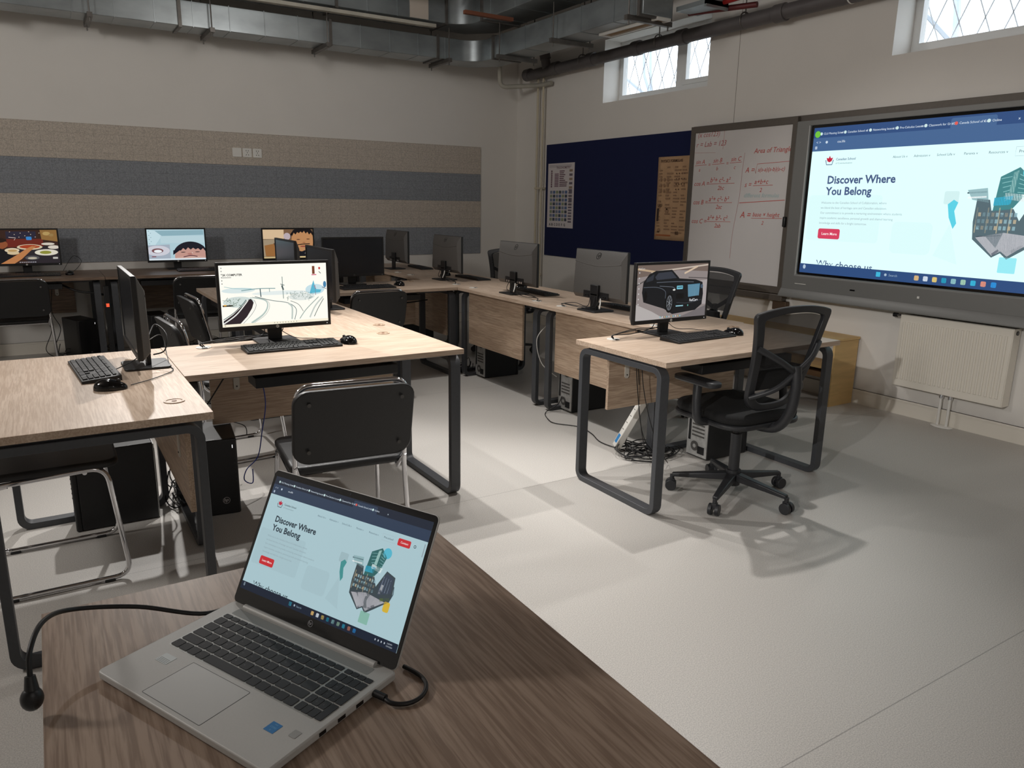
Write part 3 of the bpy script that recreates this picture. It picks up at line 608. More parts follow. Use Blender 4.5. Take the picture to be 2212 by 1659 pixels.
# ------------------------------------------------------------------ radiator
t = thing('radiator', 'white ribbed panel radiator on the right wall below the display', 'radiator', (XR-.105, 2.575, .227))
MB().box(.02, .085, -.36, .36, 0, .497, RAD).build('casing', t, bev=.008)
b = MB().box(0, .012, -.36, .36, 0, .497, RAD)
for k in range(21):
    y = -.328+k*.0328; b.tube([(.0, y, .05), (.0, y, .45)], .0095, RAD, 8)
b.build('front_panel', t, bev=.003)
MB().box(.004, .09, -.365, -.358, .0, .497, RAD).cyl((.045, -.366, .47), (.045, -.37, .47), .014, GLOSS, 16).build('side_panel', t)
MB().cyl((.03, .36, .485), (.03, .40, .485), .011, CHROME, 14).cyl((.03, .40, .485), (.03, .43, .485), .015, BLK, 14).build('valve', t)
for y in (-.03, .03): MB().cyl((.045, y, -.225), (.045, y, 0), .009, WHT, 12).cyl((.045, y, -.03), (.045, y, 0), .014, CHROME, 12).build('feed_pipe', t)
MB().ball((.045, 0, -.224), .04, .075, .01, WHT).build('floor_collar', t)

# ------------------------------------------------------------------ plywood shelf unit
t = thing('plywood_shelf', 'low yellow plywood shelf unit against the right wall behind the near desk', 'shelf unit', (0, 0, 0))
for y in (3.28, 4.52): MB().box(4.815, XR-.02, y, y+.018, 0, .49, PINE).build('side_panel', t, bev=.001)
MB().box(4.80, XR-.02, 3.27, 4.545, .49, .508, PINE).build('top', t, bev=.001)
MB().box(4.83, XR-.02, 3.298, 4.52, .27, .288, PINE).build('shelf', t, bev=.001)
MB().box(4.84, XR-.03, 3.298, 4.52, .20, .24, mat('dark_plywood_strip', (120, 90, 60), .6)).build('rail', t, bev=.001)

# ------------------------------------------------------------------ desks
def make_desk(lab, loc, rz, L=1.24, D=.669, px=(-.43, .5), top=OAK, gro=((-.446, 1), (.446, 0)), group='computer desks with black loop legs', panel=True, pz=.368, ins=.004):
    t = thing('computer_desk', lab, 'desk', loc, rz, group)
    MB().box(-L/2+.0006, L/2-.0006, -D/2+.0006, D/2-.0006, .725, .75, top).build('tabletop', t, bev=.0012)
    for s in (-1, 1):
        x0, x1 = sorted((s*(L/2-ins), s*(L/2-ins-.052)))
        o = rrect(-D/2+.03, D/2-.03, .0, .715, .055); i = rrect(-D/2+.058, D/2-.058, .028, .687, .03)
        MB().ring(o, i, x0, x1, STEEL, Matrix(((0, 0, 1, 0), (1, 0, 0, 0), (0, 1, 0, 0), (0, 0, 0, 1)))).build('leg_frame', t, bev=.002)
    MB().box(-L/2+.06, L/2-.06, D/2-.14, D/2-.09, .69, .724, STEEL).box(-L/2+.06, L/2-.06, -D/2+.08, -D/2+.12, .705, .724, STEEL).box(-L/2+.02, -L/2+.06, -.25, .25, .714, .726, STEEL).box(L/2-.06, L/2-.02, -.25, .25, .714, .726, STEEL).build('crossbeam', t, bev=.002)
    MB().box(-.34, .30, -D/2+.05, -D/2+.19, .655, .70, BLK).box(-.33, -.30, -D/2+.1, -D/2+.12, .695, .724, BLK).box(.26, .29, -D/2+.1, -D/2+.12, .695, .724, BLK).build('cable_tray', t, bev=.003)
    if panel:
        MB().box(px[0], px[1], D/2-.078, D/2-.06, pz, .715, OAKV if top is OAK else top).build('modesty_panel', t, bev=.001)
        for x in (px[0]+.12, px[1]-.14):
            MB().prism(rrect(x-.014, x+.014, .53, .725, .013, 4), D/2-.084, D/2-.0785, OFFW, Matrix(((1, 0, 0, 0), (0, 0, 1, 0), (0, 1, 0, 0), (0, 0, 0, 1)))).cyl((x, D/2-.086, .548), (x, D/2-.083, .548), .004, BLK, 8).build('bracket', t)
    for x, white in gro:
        g = MB(); m = WHT if white else OAKV
        g.ring([(x+.034*math.cos(a), D/2-.09+.034*math.sin(a)) for a in [2*PI*k/28 for k in range(28)]], [(x+.026*math.cos(a), D/2-.09+.026*math.sin(a)) for a in [2*PI*k/28 for k in range(28)]], .7502, .753, m)
        g.prism([(x+.026*math.cos(a), D/2-.09+.026*math.sin(a)) for a in [2*PI*k/28 for k in range(28)]], .7502, .7512, m if not white else m)
        g.box(x-.012, x+.012, D/2-.125, D/2-.1, .751, .7533, BLK) if white else g.cyl((x, D/2-.09, .75), (x, D/2-.09, .7525), .008, mat('brown_slot', (110, 70, 44), .6), 12)
        go = g.build('cable_grommet', t)
        if white: go['label'] = 'white cable grommet'
    return t
W_, B_ = 1, 0
make_desk('oak desk at the left edge with keyboard, mouse and side-on monitor', (.085, 3.122, 0), -PI/2, gro=((.42, 0),), px=(-.5, .5))
make_desk('oak desk facing the camera in the middle with the white cityscape monitor', (1.04, 3.4195, 0), 0)
make_desk('oak desk turned lengthwise directly behind the cityscape monitor', (1.3255, 4.375, 0), -PI/2, gro=((.446, 0), (-.446, 0)))
make_desk('oak desk turned lengthwise, its far corner showing left of the cityscape monitor', (1.3255, 5.6165, 0), -PI/2, L=1.238, gro=((-.446, 0),))
make_desk('oak desk crossing from the middle row to the right row, with the wide blank monitor', (2.2755, 5.82, 0), 0, L=1.226, gro=((.446, 0),))
make_desk('nearest oak desk on the right with the black car wallpaper monitor and office chair', (2.915, 2.7155, 0), 0, px=(-.455, .5), pz=.368)
RX = 3.2245
for k, lb in enumerate(('right row oak desk nearest the camera, behind the car monitor', 'second oak desk of the right row, with the wide light front panel', 'third oak desk of the right row, where the cross desk meets it', 'farthest oak desk of the right row, next to the back wall')):
    make_desk(lb, (RX, 3.67+k*1.2405, 0), PI/2, px=(-.33, .49), gro=((-.47, 1), (.47, 1)), ins=.055, pz=.29)
for x0, lb in ((-.18, 'shade-darkened laminate desk under the restaurant picture monitor at the back wall'), (1.062, 'shade-darkened laminate desk under the pale face picture monitor at the back wall'), (2.268, 'shade-darkened laminate desk under the partly hidden monitor at the back wall'), (-1.425, 'shade-darkened laminate desk at the left end of the back wall row')):
    make_desk(lb, (x0, 7.72, .012), 0, L=1.24 if x0 != 2.268 else 1.17, D=.78, top=DIMLAM, gro=(), px=(-.46, .4), ins=.04)
make_desk('dark walnut table in the foreground under the silver laptop', (.288, .70, 0), PI/2, L=1.31, D=.711, top=WAL, gro=(), group=None, panel=False)

# ================================================================== equipment on the desks
def hp_mark(mb, r, m, M, wdt=.0012):
    """round badge: ring with two slanted letters"""
    n = 28; mb.ring([(r*math.cos(2*PI*k/n), r*math.sin(2*PI*k/n)) for k in range(n)], [(r*.86*math.cos(2*PI*k/n), r*.86*math.sin(2*PI*k/n)) for k in range(n)], 0, .0006, m, M)
    V, F = text_mesh('hp', .02); s = r*1.35
    mb.add([((x+.28*y-.62)*s, (y-.22)*s, .0006) for x, y in V], F, m, M)
def make_monitor(pic=None, glass=OFF, tilt=.0, wide=.532):
    t = thing('computer_monitor', None, 'monitor', (0, 0, 0), 0)
    w, h, z0 = wide, .322, .070; X = w/2
    ca = MB(); MF = Matrix(((1, 0, 0, 0), (0, 0, 1, 0), (0, 1, 0, 0), (0, 0, 0, 1)))   # xy -> xz, z -> y
    ca.ring([(-X, z0), (X, z0), (X, z0+h), (-X, z0+h)], [(-X+.013, z0+.021), (X-.013, z0+.021), (X-.013, z0+h-.014), (-X+.013, z0+h-.014)], -.018, .0, BLK if pic != 'r' else BLK, MF)
    ca.build('bezel', t, bev=.0015)
    bk = MB(); P1 = [(-X, z0), (X, z0), (X, z0+h), (-X, z0+h)]; P2 = [(-X+.012, z0+.03), (X-.012, z0+.03), (X-.035, z0+h-.06), (-X+.035, z0+h-.06)]
    vs = [(x, 0, z) for x, z in P1]+[(x, .030, z) for x, z in P2]
    bk.add(vs, [(0, 1, 2, 3), (4, 5, 6, 7)]+[(i, (i+1) % 4, 4+(i+1) % 4, 4+i) for i in range(4)], GREYP)
    bk.build('back_shell', t, bev=.004, smooth=30)
    arc = MB(); arc.tube([(-X+.03+(w-.06)*k/16, .026, z0+h-.078-.022*math.sin(PI*k/16)) for k in range(17)], .0055, GREYP, 8); arc.build('back_ridge', t)
    pt = MB().box(-.13, .13, .0285, .034, z0+.012, z0+.055, BLK)
    for k in (-.11, -.085, -.05, .04, .07, .10): pt.box(k-.008, k+.008, .034, .038, z0+.016, z0+.03, CHROME)
    pt.build('port_row', t, smooth=0)
    hb = MB(); hp_mark(hb, .023, mat('badge_dark', (10, 10, 12), .2), TR(0, .0188, z0+h-.036) @ Matrix.Rotation(math.radians(-63), 4, 'X') @ Matrix.Rotation(PI, 4, 'Y') @ Matrix.Rotation(PI, 4, 'Z')); hb.build('rear_badge', t, smooth=0)
    sc = MB().box(-X+.012, X-.012, -.015, -.004, z0+.02, z0+h-.013, glass); sc.build('screen_panel', t, smooth=0)
    if pic: pic.build('screen_image', t, TR(0, -.0153, z0+.0205+(h-.034)/2) @ M_NEGY)
    fb = MB(); fb.cyl((0, -.0182, z0+.0105), (0, -.019, z0+.0105), .0075, WHT if pic else GREYP, 20); V, F = text_mesh('hp', .02); fb.add([((x+.28*y-.6)*.0105, -.0192, z0+.0105+(y-.25)*.0105) for x, y in V], F, BLK); fb.build('front_badge', t, smooth=0)
    MB().box(X-.022, X-.018, -.0186, -.0178, z0+.009, z0+.0115, emis((255, 255, 255), 1.2) if pic else WHT).build('power_light', t, smooth=0)
    nk = MB().prism([(-.033, 0), (.033, 0), (.037, .105), (-.037, .105)], .034, .05, BLK, Matrix(((1, 0, 0, 0), (0, 0, 1, 0), (0, 1, 0, .008), (0, 0, 0, 1))))
    nk.box(-.04, .04, .028, .05, .10, .17, BLK); nk.build('stand_neck', t, bev=.003)
    MB().prism(rrect(-.098, .098, -.055, .118, .02), 0, .009, BLK).build('stand_base', t, bev=.002)
    return t
def off_mon(): return make_monitor(None)
def scr(): return Pic(16, 9, .506, .288, .96, step=.00003)

# cityscape wallpaper
P = scr(); P.st = .97; P.rect(0, 0, 16, 9, (252, 250, 240))
for x0, y0, x1, y1, c in ((.2, 3.3, 5, 4.1, (214, 228, 228)), (4.5, 4.0, 13, 4.6, (226, 234, 232)), (.3, 4.6, 4.8, 6.2, (206, 218, 214)), (12.6, 3.2, 15.6, 4.8, (196, 222, 230)), (10, 4.5, 14, 5.6, (222, 228, 224))): P.ell((x0+x1)/2, (y0+y1)/2, (x1-x0)/2, (y1-y0)/2, c)
P.poly([(.2, 9), (.2, 8.1), (1.6, 7.2), (3.0, 6.0), (3.7, 5.2), (4.3, 5.0), (4.7, 5.5), (4.4, 6.4), (3.6, 7.6), (2.6, 8.6)], (44, 34, 40))
P.curve([(.2, 8.5), (2, 7.3), (3.3, 5.9), (3.9, 5.15)], .16, (235, 235, 230)); P.curve([(.2, 7.9), (1.8, 6.9), (3.1, 5.7), (3.6, 5.1)], .1, (60, 90, 90)); P.curve([(2.7, 8.6), (4.0, 7.3), (4.75, 6.1), (4.6, 5.3)], .09, (240, 240, 236)); P.curve([(3.0, 8.6), (4.3, 7.3), (5.0, 6.1), (4.8, 5.2)], .05, (70, 90, 96))
P.curve([(4.2, 8.6), (6.0, 7.4), (6.7, 6.2), (6.3, 5.3), (4.2, 4.8)], .28, (178, 196, 190), .1); P.curve([(4.6, 8.6), (6.3, 7.5), (7.0, 6.2), (6.5, 5.3), (4.5, 4.75)], .04, (90, 116, 114))
P.curve([(4.9, 4.7), (7.4, 5.4), (9.8, 5.9), (11.0, 6.9), (10.7, 8.5)], .09, (86, 110, 112)); P.curve([(10.2, 5.6), (11.4, 6.2), (12.1, 7.3)], .07, (60, 80, 80)); P.curve([(9.9, 6), (10.4, 6.6), (10.3, 8.4)], .24, (188, 200, 194)); P.curve([(11.5, 8.4), (12.6, 7.0), (14.6, 5.2)], .12, (150, 168, 162)); P.curve([(13.1, 8.3), (14.0, 6.6), (15.3, 5.2)], .22, (196, 204, 198)); P.curve([(13.8, 8.2), (14.5, 6.9), (15.4, 5.5)], .1, (96, 110, 104))
P.curve([(3.0, 3.75), (5.5, 3.55), (8.0, 3.6)], .11, (110, 150, 154)); P.curve([(.6, 3.1), (2.2, 3.4), (4.5, 3.55)], .06, (120, 176, 182)); P.line([(5.75, 3.6), (5.8, 4.8)], .14, (60, 84, 90)); P.line([(7.1, 3.6), (7.12, 4.1)], .08, (110, 140, 140)); P.line([(9.1, 1.9), (9.15, 5.2)], .1, (120, 140, 136)); P.line([(8.8, 3.0), (9.4, 3.2)], .1, (90, 110, 106)); P.line([(9.0, 3.2), (9.2, 3.9)], .24, (80, 96, 96))
rnd = random.Random(3)
for k in range(70):
    x = rnd.uniform(9.6, 13.6); y = rnd.uniform(4.2, 5.3); P.line([(x, y), (x+rnd.uniform(.05, .35), y+rnd.uniform(-.1, .1))] if k % 2 else [(x, y), (x, y+rnd.uniform(.1, .5))], .045, (96, 124, 118))
for k in range(40):
    x = rnd.uniform(.3, 3.0); y = rnd.uniform(4.9, 6.3); P.line([(x, y), (x+rnd.uniform(-.2, .3), y+rnd.uniform(-.3, .1))], .07, (104, 124, 108))
P.rect(.2, 5.75, 1.7, 6.0, (60, 54, 50)); P.rr(.35, 5.7, .75, 5.9, .04, (250, 190, 90))
P.poly([(13.2, 4.6), (13.6, 3.4), (13.9, 2.6), (14.1, 3.6), (14.3, 4.0), (15.1, 4.1), (14.9, 4.5)], (90, 180, 206)); P.line([(14.1, 3.4), (14.15, 4.9)], .07, (120, 80, 100)); P.line([(13.95, 3.4), (14.2, 3.9)], .1, (200, 90, 100)); P.ell(15.65, 3.3, .25, .5, (70, 130, 170)); P.line([(15.2, 3.7), (15.9, 4.0)], .08, (60, 60, 80))
P.rect(13.75, .45, 14.15, 1.65, (120, 66, 44)); P.rect(13.65, 1.7, 14.4, 1.85, (210, 100, 130)); P.ell(14.9, .8, .15, .2, (190, 60, 60)); P.line([(14.8, 1.3), (15.1, 1.6)], .1, (90, 90, 96))
P.text('2K COMPUTER', .45, 1.55, .42, (40, 40, 40), .03); P.rect(.45, 1.75, 1.7, 1.82, (90, 90, 90))
for k in range(6): P.ell(.35, .4+k*.45, .1, .1, (170, 170, 165))
P.rect(0, 8.6, 16, 9, (244, 236, 214))
for k in range(9): P.ell(7.6+k*.42, 8.78, .07, .09, (110, 110, 110))
P.ell(.4, 8.78, .1, .1, (140, 130, 120))
m1 = make_monitor(P); m1.location = (.935, 3.665, .75); m1['label'] = 'black monitor showing a white cityscape with curving black roads'
# black car wallpaper
P = scr(); P.st = .8; P.rect(0, 0, 16, 9, (150, 140, 138))
P.poly([(0, 0), (16, 0), (16, 1.4), (9, 1.0), (4, 1.6), (0, 2.0)], (120, 104, 96)); P.line([(3, 1.2), (16, .3)], .25, (205, 190, 176)); P.line([(0, .6), (5, 1.3)], .3, (196, 170, 140)); P.line([(10.5, 1.6), (13.5, .5)], .3, (220, 196, 170)); P.line([(11.5, 2.3), (16, 2.6)], .15, (90, 84, 84)); P.line([(0, 3.2), (2, 2.4)], .2, (90, 86, 84)); P.poly([(0, 9), (0, 6.3), (3.5, 7.6), (6.5, 9)], (188, 182, 180)); P.poly([(9.5, 9), (16, 7.2), (16, 9)], (120, 114, 116)); P.poly([(13.8, 3), (16, 2.8), (16, 7), (15.2, 7)], (176, 168, 168))
K1 = (22, 24, 28)
P.poly([(1.2, 4.4), (1.4, 2.8), (2.6, 1.5), (4.0, 1.0), (7.6, .9), (9.1, 2.1), (9.4, 2.4), (13.2, 2.7), (14.9, 3.2), (15.2, 5.2), (15.0, 7.0), (13.5, 7.9), (8.2, 8.3), (6.2, 7.3), (1.6, 6.0)], K1)
P.poly([(4.6, 1.35), (7.5, 1.2), (8.8, 2.3), (4.3, 2.5), (3.9, 2.0)], (56, 60, 70)); P.poly([(2.1, 2.2), (3.7, 1.5), (3.5, 2.5), (2.0, 2.8)], (48, 52, 60)); P.curve([(1.5, 3.6), (4.5, 3.7), (6.3, 4.4), (6.4, 5.6)], .12, (84, 90, 100)); P.curve([(4.3, 2.9), (8.5, 2.9), (12.8, 3.1)], .12, (90, 96, 106)); P.curve([(5, 3.5), (8, 3.8), (8.6, 4.3)], .1, (100, 106, 116))
P.ell(7.4, 6.4, .95, 1.65, (10, 10, 12)); P.ell(7.4, 6.4, .68, 1.3, (84, 88, 94)); P.ell(7.4, 6.4, .5, 1.0, (30, 32, 36))
for k in range(8): P.line([(7.4, 6.4), (7.4+.62*math.cos(k*PI/4+.3), 6.4+1.2*math.sin(k*PI/4+.3))], .07, (150, 154, 160))
P.ell(2.0, 5.0, .35, .8, (10, 10, 12))
P.rr(8.9, 3.6, 10.3, 4.2, .1, (120, 196, 216)); P.line([(9.1, 3.9), (10.2, 3.85)], .12, (30, 60, 80)); P.poly([(11.4, 3.5), (14.3, 3.4), (14.2, 5.4), (11.7, 5.6)], (80, 130, 156))
for k in range(9): P.line([(11.55+k*.31, 3.55), (11.7+k*.3, 5.5)], .05, (160, 196, 214))
P.ell(8.3, 4.25, .3, .15, (225, 225, 220)); P.ell(14.75, 3.9, .3, .35, (70, 90, 110)); P.rect(8.9, 6.9, 10.6, 7.1, (150, 200, 214)); P.rect(8.9, 4.9, 10.6, 5.8, (12, 12, 14)); P.text('RelCars', 12.0, 6.35, .62, (225, 228, 232), .02); P.curve([(9, 6.4), (11.5, 6.6), (14.8, 6.2)], .08, (70, 74, 82)); P.ell(11.7, 7.0, .15, .15, (90, 160, 150))
P.text('RelCars', .3, .7, .4, (225, 225, 225))
for k in range(7): P.ell(.45, 1.2+k*.85, .12, .12, (205, 205, 205))
for k in range(10): P.rr(5.4+k*.5, 8.55, 5.6+k*.5, 8.78, .04, ((120, 200, 210), (220, 220, 225), (200, 180, 120))[k % 3])
m2 = make_monitor(P); m2.location = (2.835, 2.945, .75); m2['label'] = 'black monitor showing a parked black car wallpaper'
# restaurant table picture
P = scr(); P.st = .75; P.rect(0, 0, 16, 9, (58, 36, 28)); P.rect(4, 2.4, 12.5, 4.6, (112, 40, 30)); P.rect(4, .4, 11, 2.3, (44, 40, 58)); P.poly([(12, 0), (16, 0), (16, 3.2), (12.2, 2.6)], (150, 112, 62)); P.poly([(9, 9), (5, 5.5), (9, 4.6), (16, 4.2), (16, 9)], (46, 40, 46))
for k in range(9): P.ell(5+k*.8+(k % 3)*.2, .5+(k*7 % 5)*.35, .12, .08, (240, 220, 190))
P.rr(8.6, 1.8, 9.9, 2.7, .2, (60, 140, 210)); P.line([(4.6, 1.9), (6.2, 2.1), (5.8, 2.7)], .15, (220, 200, 190)); P.ell(13.5, 1.0, .9, .5, (190, 160, 100)); P.ell(14.6, 1.4, .6, .4, (160, 130, 80))
P.ell(2.0, 3.8, 2.2, 1.3, (150, 84, 52)); P.ell(1.6, 2.7, 2.4, .7, (40, 26, 22)); P.poly([(0, 9), (0, 5), (2.5, 4.9), (5, 6.6), (5.5, 9)], (24, 22, 26))
P.ell(9.2, 4.6, 3.0, .75, (222, 206, 176)); P.ell(9.2, 4.5, 2.4, .5, (176, 66, 36)); P.ell(5.0, 5.4, 1.7, .6, (232, 214, 182)); P.ell(5.2, 6.1, 1.4, .5, (222, 200, 160)); P.ell(5.1, 5.5, 1.1, .3, (196, 160, 104))
P.ell(13.0, 6.1, 2.8, .85, (235, 228, 210)); P.ell(12.8, 6.1, 1.4, .45, (150, 150, 60)); P.ell(14.9, 4.7, 1.4, .5, (230, 220, 205)); P.ell(13.6, 3.8, 1.6, .35, (225, 215, 200)); P.ell(9.5, 7.5, 1.7, .6, (86, 84, 88)); P.ell(9.5, 7.6, 1.1, .3, (200, 190, 170)); P.rr(14.4, 7.4, 15.6, 7.9, .1, (210, 206, 200))
P.poly([(2.0, 9), (5.6, 6.9), (8.4, 5.0), (9.8, 4.3), (10.6, 4.6), (9.3, 5.6), (7.0, 7.8), (5.2, 9)], (198, 132, 82)); P.line([(9.6, 4.6), (11.2, 4.3)], .2, (190, 120, 74))
for k in range(9): P.rr(6.4+k*.45, 8.55, 6.65+k*.45, 8.8, .04, (190, 190, 200))
m3 = make_monitor(P); m3.location = (-.12, 7.89, .762); m3['label'] = 'black monitor at the left edge showing a table full of food plates'
# pale picture with the top of a face
def person_face(P, cx, cy, w_, h_, skin, hair):
    P.ell(cx, cy, w_, h_, skin)
    rnd = random.Random(int(cx*10)); up = [(cx+w_*1.1*math.cos(math.radians(a)), cy-h_*.05+h_*1.08*math.sin(math.radians(a))) for a in range(184, 358, 8)]
    low = []
    for k in range(15):
        u_ = 1-k/14; low.append((cx-w_*1.08+2.16*w_*u_, cy-h_*(.42+.22*math.sin(PI*u_))+(h_*.12 if k % 2 else -h_*.05)+rnd.uniform(-.05, .05)*h_))
    P.poly(up+low, hair)
P = scr(); P.st = .9; P.rect(0, 0, 16, 9, (176, 206, 216)); P.poly([(2.2, .4), (15.8, .2), (15.8, 1.6), (4, 1.9)], (140, 176, 188)); P.poly([(0, 0), (2.2, .4), (4.0, 1.9), (2.0, 4.6), (0, 4.8)], (196, 222, 230)); P.rect(3.6, 1.9, 16, 4, (186, 212, 220)); P.poly([(0, 4.6), (6, 4.4), (6, 9), (0, 9)], (164, 176, 190))
person_face(P, 11.8, 8.0, 4.6, 3.9, (196, 150, 138), (28, 28, 38))
P.ell(9.6, 6.75, .7, .12, (50, 36, 40)); P.ell(13.7, 6.7, .7, .12, (50, 36, 40)); P.ell(11.7, 8.5, 4.4, .5, (206, 168, 156)); P.ell(11.5, 7.3, .75, .3, (176, 122, 112)); P.curve([(9.6, 8.15), (11.6, 7.8), (13.6, 8.05)], .25, (90, 50, 60)); P.ell(12.2, 7.0, .12, .12, (240, 230, 225))
P.ell(2.6, 6.2, 3.3, 1.5, (206, 206, 216)); P.ell(2.5, 6.2, 1.6, .7, (120, 80, 84)); P.ell(2.6, 6.35, 1.1, .45, (236, 240, 244)); P.rr(.8, 7.8, 2.0, 8.05, .05, (130, 60, 70))
for k in range(7): P.ell(.5+(k % 2)*.5, .5+k*.6, .12, .1, (120, 150, 160))
P.rect(0, 8.55, 16, 9, (220, 232, 240))
m4 = make_monitor(P); m4.location = (1.112, 7.89, .762); m4['label'] = 'black monitor at the back wall showing a pale picture with a dark-haired face'
P = scr(); P.st = .8; P.rect(0, 0, 16, 9, (110, 88, 66)); P.rect(0, .1, 6.6, 3.0, (226, 196, 158)); P.rect(6.6, 0, 9.4, 4.4, (128, 96, 70)); P.ell(7.6, 2.2, 1.1, 1.1, (196, 180, 186)); P.poly([(0, 3.2), (6.6, 3.0), (7.5, 5.2), (6.4, 8), (0, 8.4)], (168, 150, 124)); P.poly([(.3, 5.0), (3.6, 4.4), (4.8, 7.0), (4.6, 8.4), (.6, 8.3)], (160, 110, 62)); P.poly([(3.2, 4.2), (4.4, 4.6), (5.4, 8.0), (4.6, 8.3)], (92, 60, 40)); P.ell(5.6, 3.6, 1.0, .4, (190, 170, 150))
person_face(P, 12.6, 3.4, 3.6, 4.0, (196, 142, 96), (20, 16, 20)); P.poly([(8.5, 9), (9.2, 6.2), (12.2, 7.0), (16, 5.6), (16, 9)], (24, 24, 32)); P.ell(11.2, 3.2, .6, .12, (60, 36, 30)); P.ell(14.4, 3.1, .6, .12, (60, 36, 30)); P.ell(13, 4.2, .5, .2, (170, 112, 74)); P.curve([(10.2, 5.0), (12.6, 4.7), (14.9, 4.6)], .28, (30, 20, 22)); P.ell(12.8, 5.4, 1.1, .2, (150, 70, 60)); P.rect(0, 8.5, 16, 9, (214, 190, 140)); P.poly([(13, 7.6), (14.6, 6.8), (14.8, 7.6)], (210, 205, 200))
m5 = make_monitor(P); m5.location = (2.155, 7.80, .762); m5['label'] = 'black monitor at the back wall showing a face beside cardboard boxes, partly hidden'
pm = off_mon()
def pmon(x, y, z, rz, lab, g='switched-off monitors'):
    return put(pm, USED, (x, y, z), rz, lab, g)
pmon(.285, 3.365, .75, -PI/2, 'dark side-on monitor on the left desk, its screen facing left')
pmon(1.50, 4.70, .75, -PI/2, 'switched-off monitor just behind the right edge of the cityscape monitor')
pmon(1.57, 5.735, .75, -PI/2, 'small dark monitor peeking over the top of the cityscape monitor')
pmon(2.185, 6.0, .75, 0, 'wide blank black monitor facing the camera on the cross desk')
pmon(3.085, 3.86, .75, PI/2, 'monitor seen from behind with round badge, just left of the car monitor')
pmon(3.105, 4.90, .75, PI/2, 'monitor seen from behind, second from the car monitor in the right row')
pmon(3.105, 6.09, .75, PI/2, 'monitor seen from behind, third from the car monitor, in front of the felt wall')
pmon(3.14, 7.3, .75, PI/2, 'farthest monitor of the right row, a black silhouette against the felt wall')

# keyboards
KW, KD = .442, .135
t = kb0 = thing('keyboard', None, 'keyboard', group='black desktop keyboards')
MB().add([(x, y, z) for x, y, z in ((-KW/2, -KD/2, 0), (KW/2, -KD/2, 0), (KW/2, KD/2, 0), (-KW/2, KD/2, 0), (-KW/2, -KD/2, .010), (KW/2, -KD/2, .010), (KW/2, KD/2, .021), (-KW/2, KD/2, .021))], [(0, 3, 2, 1), (4, 5, 6, 7), (0, 1, 5, 4), (1, 2, 6, 5), (2, 3, 7, 6), (3, 0, 4, 7)], BLK).build('keyboard_body', t, bev=.002)
def key_row(mb, x, y, ws, d, gap, m, zf, lg=None):
    for w_ in ws:
        if w_ > 0:
            z = zf(y); mb.add([(x+.0004, y, z), (x+w_-gap, y, z), (x+w_-gap, y+d, z+(zf(y+d)-z)), (x+.0004, y+d, zf(y+d))]+[(x+.0014, y+.001, z+.0045), (x+w_-gap-.001, y+.001, z+.0045), (x+w_-gap-.001, y+d-.001, zf(y+d)+.0045), (x+.0014, y+d-.001, zf(y+d)+.0045)], [(4, 5, 6, 7), (0, 1, 5, 4), (1, 2, 6, 5), (2, 3, 7, 6), (3, 0, 4, 7)], m)
        x += abs(w_)
zf = lambda y: .0100+(y+KD/2)/KD*.011
u = .0186; km = MB()
for r, ws in enumerate(([1.3, 1.2, 1.2, 6, 1.2, 1.2, 1.2, 1.4], [2.2]+[1]*10+[2.5], [1.8]+[1]*11+[1.9], [1.5]+[1]*12+[1.2], [1]*13+[1.7], [1, -.6]+[1]*4+[-.4]+[1]*4+[-.4]+[1]*4)):
    y = -KD/2+.007+r*.0195+(.004 if r == 5 else 0); key_row(km, -KW/2+.008, y, [q*u for q in ws], .0165 if r < 5 else .012, .002, KEYB, zf)
    x = -KW/2+.008+14.95*u; key_row(km, x, y, [q*u for q in ([1, 1, 1] if r in (0, 3, 4, 5) else ([-1, 1, -1] if r == 1 else [-3]))], .0165 if r < 5 else .012, .002, KEYB, zf)
    x += 3.3*u; key_row(km, x, y, [q*u for q in ([2, 1, 1] if r == 0 else [1, 1, 1, 1])], .0165 if r < 5 else .012, .002, KEYB, zf)
km.build('keys', t, smooth=0)
for (x, y, z, rz, lab) in ((.125, 3.34, .75, -PI/2+.07, 'black keyboard on the left desk beside the side-on monitor'), (.955, 3.475, .75, .0, 'black keyboard in front of the cityscape monitor'), (2.895, 2.775, .75, .05, 'black keyboard in front of the car monitor'), (3.30, 3.85, .75, PI/2, 'black keyboard behind the badge-backed monitor nearest in the right row'), (3.27, 4.87, .75, PI/2-.05, 'black keyboard behind the second monitor of the right row'), (3.36, 6.08, .75, PI/2, 'black keyboard behind the third monitor of the right row'), (3.40, 7.3, .75, PI/2-.1, 'black keyboard beside the farthest monitor of the right row'), (2.19, 5.70, .75, 0, 'black keyboard in front of the wide blank monitor'), (-.10, 7.62, .762, 0, 'black keyboard under the food picture monitor at the left edge'), (1.29, 7.66, .762, .02, 'black keyboard beside the pale face monitor at the back'), (1.30, 4.75, .75, -PI/2, 'black keyboard behind the cityscape monitor, left of the hidden monitor')):
    put(kb0, USED, (x, y, z), rz, lab)
